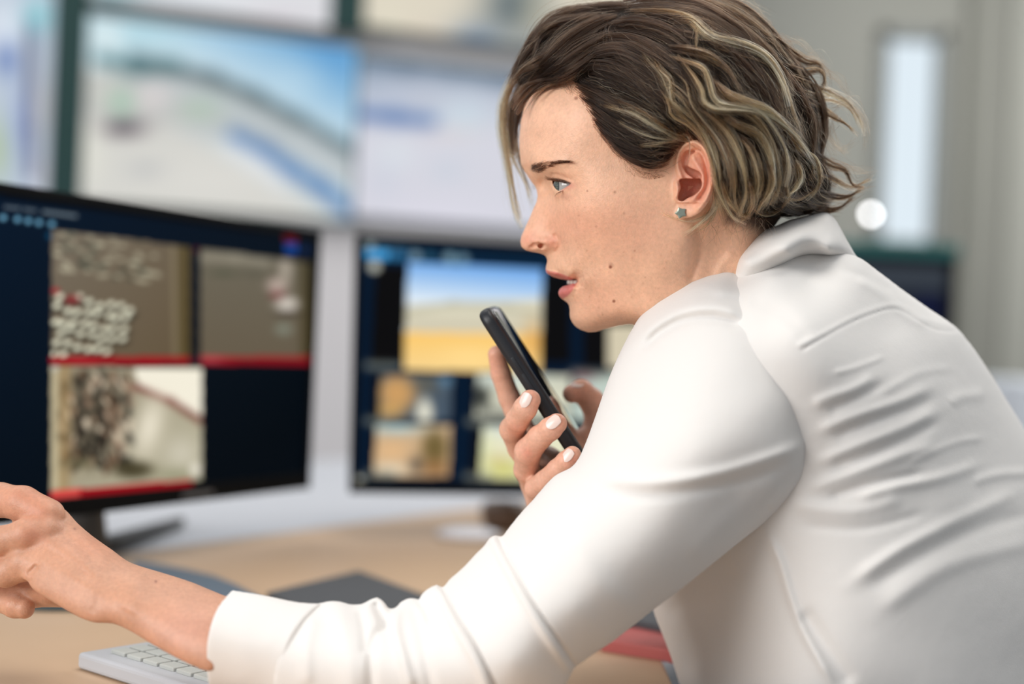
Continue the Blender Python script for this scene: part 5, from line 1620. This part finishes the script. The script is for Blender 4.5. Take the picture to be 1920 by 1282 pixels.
# crown sheet, dark
for k in range(6):
    o = k * 16
    lock([(1150 + o * 1.2, 14 + o * .5), (1210 + o, 8 + o * .8), (1290 + o * .8, 14 + o), (1370 + o * .4, 50 + o * 1.1), (1430 + o * .2, 105 + o * 1.1), (1475 - o * .2, 170 + o)], 18, 240, .10 + .04 * (k % 3), 1.5, 4)
lock([(1200, 2), (1270, -4), (1340, 0), (1400, 25), (1455, 70), (1490, 120), (1510, 160)], 10, 220, .18, 1, 0)
lock([(1230, 0), (1300, 2), (1370, 22), (1430, 60), (1480, 115), (1520, 170)], 12, 200, .35, 1.5, 8)
lock([(1270, 20), (1330, 30), (1385, 50), (1430, 85), (1470, 130), (1490, 180)], 10, 140, .35, 3, 20)
# the big highlighted S-lock on the crown
lock([(1180, 20), (1240, 22), (1285, 32), (1312, 50), (1330, 68), (1360, 76), (1400, 85), (1440, 108), (1462, 140), (1478, 175), (1488, 215), (1500, 240), (1503, 265)], 8, 200, .62, 8, 40, 1, .25)
lock([(1250, 40), (1290, 36), (1315, 58), (1340, 74), (1380, 84), (1425, 100), (1452, 130), (1470, 165), (1480, 200)], 7, 150, .75, 9, 46, 1, .3)
lock([(1300, 35), (1320, 60), (1345, 85), (1390, 100), (1430, 115), (1458, 142), (1470, 180)], 9, 160, .45, 6, 40)
lock([(1305, 36), (1308, 60), (1306, 85), (1310, 100)], 5, 60, .55, 8, 50, 1, .8)
lock([(1325, 30), (1335, 55), (1350, 75)], 4, 50, .5, 8, 50)
# mid waves
lock([(1250, 88), (1295, 95), (1335, 108), (1365, 130), (1380, 155), (1392, 175)], 10, 170, .45, 6, 60)
lock([(1252, 105), (1290, 118), (1318, 130), (1330, 165), (1338, 190), (1360, 200), (1395, 205), (1425, 212), (1450, 240), (1470, 275), (1478, 310), (1470, 350)], 7, 200, .95, 9, 70, 1, .25)
lock([(1270, 100), (1300, 140), (1318, 170), (1322, 192), (1350, 203), (1400, 206), (1440, 215), (1475, 240), (1500, 265), (1518, 290), (1530, 310)], 6, 170, .85, 10, 62, 1, .2)
lock([(1340, 150), (1365, 175), (1400, 190), (1440, 205), (1470, 230), (1495, 255), (1512, 280)], 7, 150, .70, 9, 60)
lock([(1300, 130), (1335, 150), (1350, 175), (1385, 200), (1420, 225), (1445, 262), (1458, 300), (1462, 345), (1445, 385)], 8, 190, .65, 7, 62)
lock([(1345, 205), (1380, 232), (1420, 250), (1442, 285), (1450, 330), (1442, 370), (1425, 398)], 8, 190, .75, 6, 64)
lock([(1290, 190), (1330, 215), (1362, 245), (1385, 285), (1398, 330), (1398, 370), (1380, 410)], 9, 210, .62, 6, 66)
lock([(1310, 225), (1345, 250), (1368, 290), (1376, 335), (1378, 375), (1392, 412)], 8, 190, .60, 6, 66)
lock([(1380, 250), (1405, 275), (1420, 310), (1424, 350), (1410, 385), (1395, 415)], 8, 190, .55, 5, 62)
lock([(1320, 262), (1338, 300), (1346, 345), (1358, 380), (1376, 408), (1400, 420)], 7, 170, .82, 6, 74)
lock([(1332, 290), (1340, 330), (1342, 370), (1330, 400), (1300, 428), (1278, 442)], 7, 150, .85, 5, 70, 1, .35)
lock([(1340, 340), (1345, 380), (1335, 412), (1310, 435)], 5, 100, .85, 5, 66)
lock([(1345, 380), (1320, 405), (1290, 414), (1262, 408), (1240, 398)], 3.5, 46, .95, 5, 70, 1, .3)
lock([(1350, 370), (1330, 405), (1305, 425), (1285, 432)], 5, 70, .9, 5, 66)
lock([(1400, 330), (1412, 370), (1402, 402), (1378, 425)], 7, 140, .75, 6, 60)
lock([(1350, 330), (1362, 370), (1385, 400), (1408, 408)], 6, 120, .80, 7, 66)
lock([(1440, 300), (1446, 340), (1432, 375), (1415, 400)], 7, 140, .6, 6, 60)
lock([(1470, 280), (1478, 320), (1475, 350), (1480, 380)], 7, 140, .5, 5, 52)
lock([(1490, 300), (1500, 330), (1490, 355), (1470, 372)], 6, 110, .6, 5, 52)
lock([(1480, 240), (1500, 275), (1530, 300), (1538, 330), (1530, 358), (1512, 375)], 6, 130, .75, 6, 46, 1, .25)
lock([(1490, 282), (1520, 296), (1536, 318), (1538, 345), (1522, 370)], 4, 90, .85, 7, 46, 1, .25)
# back locks that lift off the neck
lock([(1440, 60), (1480, 95), (1510, 115), (1535, 122), (1546, 145), (1540, 180)], 9, 170, .30, 2, 6, 1, .5)
lock([(1470, 120), (1505, 135), (1530, 130), (1545, 140), (1548, 170)], 6, 90, .40, 2, 14)
lock([(1480, 140), (1520, 160), (1555, 175), (1590, 195), (1612, 225), (1620, 255)], 6, 130, .62, 3, 10, 1, .2)
lock([(1490, 165), (1530, 180), (1565, 185), (1595, 205), (1615, 240)], 5, 90, .55, 3, 4, 1, .2)
lock([(1490, 175), (1530, 195), (1565, 218), (1590, 235), (1610, 255)], 6, 110, .45, 2, 10, 1, .2)
lock([(1480, 110), (1515, 150), (1538, 200), (1545, 250), (1540, 300), (1555, 340)], 12, 220, .10, 0, 8)
lock([(1470, 130), (1500, 180), (1520, 230), (1522, 290), (1520, 340)], 14, 260, .06, 0, 20)
lock([(1520, 280), (1555, 305), (1585, 318), (1598, 345), (1620, 352)], 7, 130, .45, 2, 10, 1, .2)
lock([(1520, 320), (1560, 335), (1595, 350), (1622, 340), (1640, 330)], 5, 80, .5, 2, 8, 1, .15)
lock([(1510, 345), (1550, 365), (1590, 368), (1620, 350)], 7, 140, .42, 2, 8, 1, .2)
lock([(1500, 365), (1540, 390), (1575, 388), (1605, 365)], 6, 120, .2, 1, 4, 1, .2)
lock([(1450, 380), (1500, 395), (1545, 398), (1580, 392)], 7, 130, .05, 0, 4, 1, .3)
lock([(1440, 390), (1470, 405), (1510, 400), (1550, 385)], 7, 120, .05, 0, 20)
lock([(1430, 340), (1470, 365), (1500, 372), (1530, 352), (1545, 330)], 6, 110, .5, 4, 34, 1, .3)
lock([(1400, 370), (1430, 400), (1460, 395), (1480, 370)], 6, 90, .4, 4, 44, 1, .3)

rng = np.random.RandomState(11)
SP = []      # strands: (points array in room, tint, thickness)


def smoothpts(P, n):
    c = catmull(np.asarray(P, float), 8)
    seg = np.linalg.norm(np.diff(c[:, :2], axis=0), axis=1); s_ = np.concatenate([[0], np.cumsum(seg)])
    t = np.linspace(0, s_[-1], n)
    return np.stack([np.interp(t, s_, c[:, k]) for k in range(c.shape[1])], -1)


def emit(P2, w, tint, th):
    SP.append((W(P2[:, 0], P2[:, 1], D_H - w), tint, th))


def blur1(a_, n=2):
    for _ in range(n): a_ = np.concatenate([a_[:1], (a_[:-2] + a_[1:-1] * 2 + a_[2:]) / 4, a_[-1:]])
    return a_


NP = 22
guides = []
for (pts, wd, n, hl, layer, wmin, side, tip, wave) in GL:
    P = smoothpts(pts, NP)
    T = np.gradient(P, axis=0); T /= np.linalg.norm(T, axis=1, keepdims=True)
    N = np.stack([-T[:, 1], T[:, 0]], -1)
    hw_ = hair_w(P[:, 0], P[:, 1]) if side else np.zeros(NP)
    base = np.maximum(hw_ + layer * 1e-3, wmin * 1e-3) if side else np.full(NP, wmin * 1e-3)
    base = blur1(base, 3)
    guides.append((P, T, hl))
    dig = -0.007 * (1 - smooth01(np.linspace(0, 1, NP) / 0.22)) if side else 0.0
    n = int(n * 1.0)
    t = np.linspace(0, 1, NP)
    ncl = max(2, int(wd * 0.75))
    clumps = []
    for c in range(ncl):
        r = math.sqrt(rng.rand()); ang = rng.rand() * 6.283
        clumps.append((r * math.cos(ang), r * math.sin(ang), rng.randn() * 0.30, rng.rand() * 6.28, rng.uniform(.8, 2.0), rng.randn() * .17, rng.uniform(-.10, .10)))
    for k in range(n):
        ca, cb, cdr, cph, cfr, cti, cl = clumps[rng.randint(ncl)]
        loose = rng.rand() < 0.22
        sp_ = 0.9 if loose else 0.20
        a1 = ca + rng.randn() * sp_ * .5 + cdr * t ** 1.5 + 0.22 * np.sin(t * 6.28 * cfr + cph) * t
        b1 = cb + rng.randn() * sp_ * .5 + 0.3 * np.sin(t * 6.28 * cfr * 1.3 + cph * 2) * t
        prof = (0.45 + 0.65 * np.sin(np.pi * np.minimum(t * 1.3, 1)) ** .7) * (1 - (1 - tip) * smooth01((t - .35) / .65))
        ph = rng.rand() * 6.28; am = rng.randn() * (1.5 if loose else .7) * wave
        fr_ = rng.uniform(1.2, 3.2)
        off = a1 * wd * prof + am * np.sin(t * 6.28 * fr_ + ph) * (0.3 + t) + (rng.randn() * 3.0 * wave) * smooth01((t - .65) / .35) ** 2
        dz = b1 * wd * 0.30e-3 * prof + rng.randn() * 0.0005
        if rng.rand() < 0.08: off = off + rng.randn() * 8 * t
        P2 = P + N * off[:, None]
        L0 = rng.uniform(0.74, 1.0) + cl
        s0 = rng.uniform(0, .12) if rng.rand() < .7 else rng.uniform(.1, .4)
        tt = np.linspace(s0, min(L0, 1.0), NP)
        Q2 = np.stack([np.interp(tt, t, P2[:, 0]), np.interp(tt, t, P2[:, 1])], -1)
        ww = np.interp(tt, t, base + dz + dig * (0.4 + 0.6 * rng.rand()))
        tn_ = np.clip(hl + (.08 if hl > .5 else -.03) + cti * (.4 + hl) + rng.randn() * 0.15 - (0.3 if rng.rand() < .22 else 0), 0, 1)
        emit(Q2, ww, tn_, rng.uniform(0.75, 1.25))

# filling strands that follow the locks' flow over the whole head, near and far side
allP = np.concatenate([g_[0] for g_ in guides]); allT = np.concatenate([g_[1] for g_ in guides]); allH = np.concatenate([np.full(NP, g_[2]) for g_ in guides])
sel = allP[:, 0] > 1000
allP, allT, allH = allP[sel], allT[sel], allH[sel]
HC = catmull(HOUT, 3, True)
cand = np.stack([rng.uniform(965, 1560, 16000), rng.uniform(-5, 420, 16000)], -1)
ins = poly_sd(cand[:, 0], cand[:, 1], HC) > 4
cand = cand[ins][:8000]
steps = 14
for sidek in (1, -1, 2):
    C = cand if sidek == 1 else (cand[:2600] if sidek == -1 else cand[-1500:])
    pos = C.copy(); path = [pos.copy()]; hh = None
    jit = rng.randn(len(pos)) * (0.10 if sidek < 2 else .34)
    for s_ in range(steps - 1):
        d2 = ((pos[:, None, :] - allP[None]) ** 2).sum(-1)
        wg = np.exp(-d2 / (2 * 14.0 ** 2)) + 1e-9
        v = wg @ allT
        v /= np.linalg.norm(v, axis=1, keepdims=True) + 1e-9
        if hh is None: hh = (wg @ allH) / wg.sum(1)
        c_, s2_ = np.cos(jit * math.sin(s_ * .9)), np.sin(jit * math.sin(s_ * .9))
        v = np.stack([v[:, 0] * c_ - v[:, 1] * s2_, v[:, 0] * s2_ + v[:, 1] * c_], -1)
        pos = pos + v * 5.5
        path.append(pos.copy())
    path = np.stack(path, 1)
    hw_ = hair_w(path[..., 0], path[..., 1])
    ok = poly_sd(path[..., 0], path[..., 1], HC)
    for i in range(len(path)):
        m = ok[i] > -3
        L_ = steps if m.all() else int(np.argmin(m))
        if L_ < 5: continue
        w_ = blur1(hw_[i][:L_], 2) + rng.uniform(-.0065, -.001)
        if sidek == 2:
            emit(path[i][:L_], blur1(hw_[i][:L_], 2) + rng.uniform(.003, .010) * np.sin(np.linspace(.2, 3.0, L_)), float(np.clip(hh[i] + .15 + rng.randn() * .25, 0, 1)), rng.uniform(.5, .8))
            continue
        emit(path[i][:L_], w_ * sidek, float(np.clip(hh[i] * .32 + rng.randn() * .10, 0, 1)), rng.uniform(.7, 1.1))

# fine flyaways along the outline and the hairline fluff at the temple
fly = [((1360, 4), (1410, 18), (1450, 45)), ((1440, 60), (1470, 80), (1495, 110)), ((1500, 110), (1530, 105), (1552, 125)), ((1540, 130), (1570, 150), (1600, 190)), ((1560, 200), (1600, 190), (1625, 250)),
       ((1560, 230), (1560, 265), (1590, 290)), ((1550, 240), (1575, 280), (1600, 262)), ((1580, 310), (1610, 320), (1640, 322)), ((1550, 330), (1600, 350), (1635, 345)), ((1120, 15), (1090, 8), (1060, 20)), ((1070, 30), (1040, 38), (1010, 60)),
       ((1010, 70), (985, 95), (970, 120)), ((1470, 75), (1500, 80), (1530, 110)), ((1530, 220), (1545, 260), (1570, 300)), ((1595, 200), (1620, 230), (1625, 280)), ((1190, 0), (1150, -8), (1110, 4)), ((1360, 0), (1400, 4), (1440, 30))]
for f_ in fly:
    for k in range(18):
        P = smoothpts([np.array(q, float) + rng.randn(2) * 6 for q in f_], 12)
        emit(P, np.full(12, rng.uniform(-.03, .04)), rng.uniform(.0, .55), .5)
for k in range(260):     # short hairs along the hairline
    t = rng.rand(); a_, b_ = [((1090, 180), (1135, 258)), ((1135, 258), (1190, 318)), ((1190, 318), (1240, 332)), ((1050, 150), (1090, 180))][rng.randint(4)]
    q = np.array(a_) * (1 - t) + np.array(b_) * t + rng.randn(2) * 5
    e = q + np.array([rng.uniform(-2, 26), rng.uniform(-2, 20)])
    P = smoothpts([q, (q + e) / 2 + rng.randn(2) * 4, e], 8)
    w_ = hair_w(P[:, 0], P[:, 1]) + 0.0005
    emit(P, np.minimum(w_, .0745), .1, .55)
for k in range(70):      # nape and neck strays
    q = np.array([rng.uniform(1300, 1440), rng.uniform(400, 425)]); e = q + np.array([rng.uniform(-30, 20), rng.uniform(15, 50)])
    P = smoothpts([q, (q + e) / 2 + rng.randn(2) * 6, e], 10)
    emit(P, np.full(10, rng.uniform(.056, .066)), rng.uniform(.2, .8), .6)

hm = bpy.data.materials.new('wavy_hair'); hm.use_nodes = True
nt = hm.node_tree; nt.nodes.clear()
out = nt.nodes.new('ShaderNodeOutputMaterial'); ph = nt.nodes.new('ShaderNodeBsdfHairPrincipled')
ph.parametrization = 'COLOR'
ta = nt.nodes.new('ShaderNodeAttribute'); ta.attribute_name = 'tint'
ci = nt.nodes.new('ShaderNodeHairInfo')
mm = nt.nodes.new('ShaderNodeMath'); mm.operation = 'MULTIPLY'
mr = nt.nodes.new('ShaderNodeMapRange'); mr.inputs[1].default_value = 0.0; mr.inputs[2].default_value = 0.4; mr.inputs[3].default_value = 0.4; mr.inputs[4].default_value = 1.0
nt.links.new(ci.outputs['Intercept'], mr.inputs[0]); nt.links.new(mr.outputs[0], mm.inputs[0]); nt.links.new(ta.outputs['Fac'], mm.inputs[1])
cr = nt.nodes.new('ShaderNodeValToRGB'); e = cr.color_ramp.elements
e[0].position = 0; e[0].color = (0.012, 0.0056, 0.0030, 1); e[1].position = 1; e[1].color = (0.93, 0.68, 0.36, 1)
for pos, c in ((.25, (0.030, 0.0150, 0.0078, 1)), (.5, (0.17, 0.090, 0.040, 1)), (.75, (0.66, 0.41, 0.18, 1))):
    q = e.new(pos); q.color = c
nt.links.new(mm.outputs[0], cr.inputs[0]); nt.links.new(cr.outputs[0], ph.inputs['Color'])
ph.inputs['Roughness'].default_value = 0.32; ph.inputs['Radial Roughness'].default_value = 0.45
ph.inputs['Random Roughness'].default_value = 0.2; ph.inputs['IOR'].default_value = 1.36
nt.links.new(ph.outputs[0], out.inputs[0])


def make_strands(name, strands, material, parent, rad=0.000105, tiptaper=0.35):
    hc = bpy.data.hair_curves.new(name)
    hc.add_curves([len(s_[0]) for s_ in strands])
    P = np.concatenate([s_[0] for s_ in strands]).astype(np.float32)
    hc.attributes['position'].data.foreach_set('vector', P.ravel())
    rd = np.concatenate([np.full(len(s_[0]), rad * s_[2]) * (1 - (1 - tiptaper) * np.linspace(0, 1, len(s_[0])) ** 2) for s_ in strands]).astype(np.float32)
    a_ = hc.attributes.get('radius') or hc.attributes.new('radius', 'FLOAT', 'POINT')
    a_.data.foreach_set('value', rd)
    t_a = hc.attributes.new('tint', 'FLOAT', 'CURVE')
    t_a.data.foreach_set('value', np.array([s_[1] for s_ in strands], np.float32))
    hc.materials.append(material)
    o = bpy.data.objects.new(name, hc); COL.objects.link(o)
    o.parent = parent; o.matrix_parent_inverse = Matrix.Translation(-Vector(parent.location))
    return o


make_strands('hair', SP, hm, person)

# brow and lashes
BR = []
def sk(pts, w, tint=.1, th=.6): BR.append((W(np.array(pts)[:, 0], np.array(pts)[:, 1], D_H - np.asarray(w)), tint, th))
headfit = spill(FACE, FIN, 9)
def face_w(x, y): return np.sqrt(np.maximum(tps_eval(headfit, x, y), 1e-7))
for k in range(400):
    t = rng.rand() ** 1.25
    cx_ = 995 + 73 * t; cy_ = np.interp(t, [0, .2, .45, .7, 1], [315, 315.5, 309, 303.5, 303.5]); hgt = np.interp(t, [0, .15, .35, .55, 1], [5, 9.5, 8, 3.8, 1.2])
    q = np.array([cx_, cy_ + rng.uniform(-1, 1) * hgt])
    L_ = rng.uniform(6, 12); an = math.radians(rng.uniform(-50, -5) if t < .4 else rng.uniform(-18, 12))
    P = smoothpts([q, q + np.array([math.cos(an), math.sin(an)]) * L_ * .5, q + np.array([math.cos(an * .7), math.sin(an * .7)]) * L_], 6)
    sk(P, face_w(P[:, 0], P[:, 1]) + 0.0016 + np.linspace(0, .0009, 6), rng.uniform(0, .2), .6)
for k in range(90):      # upper lashes
    t = k / 89
    q = np.array([1036 + 27 * t, 337.2 + 5.0 * t ** 1.3]); w0_ = .0315 + .0118 * min(1, t * 1.5 + .25)
    ln = 17 - 11 * t + rng.uniform(-3, 3)
    e = q + np.array([-ln, -3 - ln * rng.uniform(.05, .35)])
    P = smoothpts([q, (q + e) / 2 + np.array([0, 2.6]), e], 8)
    sk(P, np.linspace(w0_, w0_ + .002 + .003 * t, 8), .0, .75)
for k in range(16):      # lower lashes
    t = k / 15
    q = np.array([1050 + 10 * t, 359 - 3 * t]); e = q + np.array([-11 + 5 * t + rng.randn(), 10 - 4 * t])
    P = smoothpts([q, (q + e) / 2 + np.array([-1.5, -1]), e], 7)
    sk(P, np.linspace(.0425, .0445, 7), .0, .6)
for k in range(10):      # lashes and brow of the far eye peeping past the nose bridge
    q = np.array([1004, 345 + k * 1.2]); e = q + np.array([-6 - rng.rand() * 3, -5 + rng.randn()])
    P = smoothpts([q, (q + e) / 2 + np.array([0, 1.0]), e], 6)
    sk(P, np.full(6, -.030), .0, .6)
make_strands('eyebrow_and_lashes', BR, hm, person, 0.00011, 0.2)
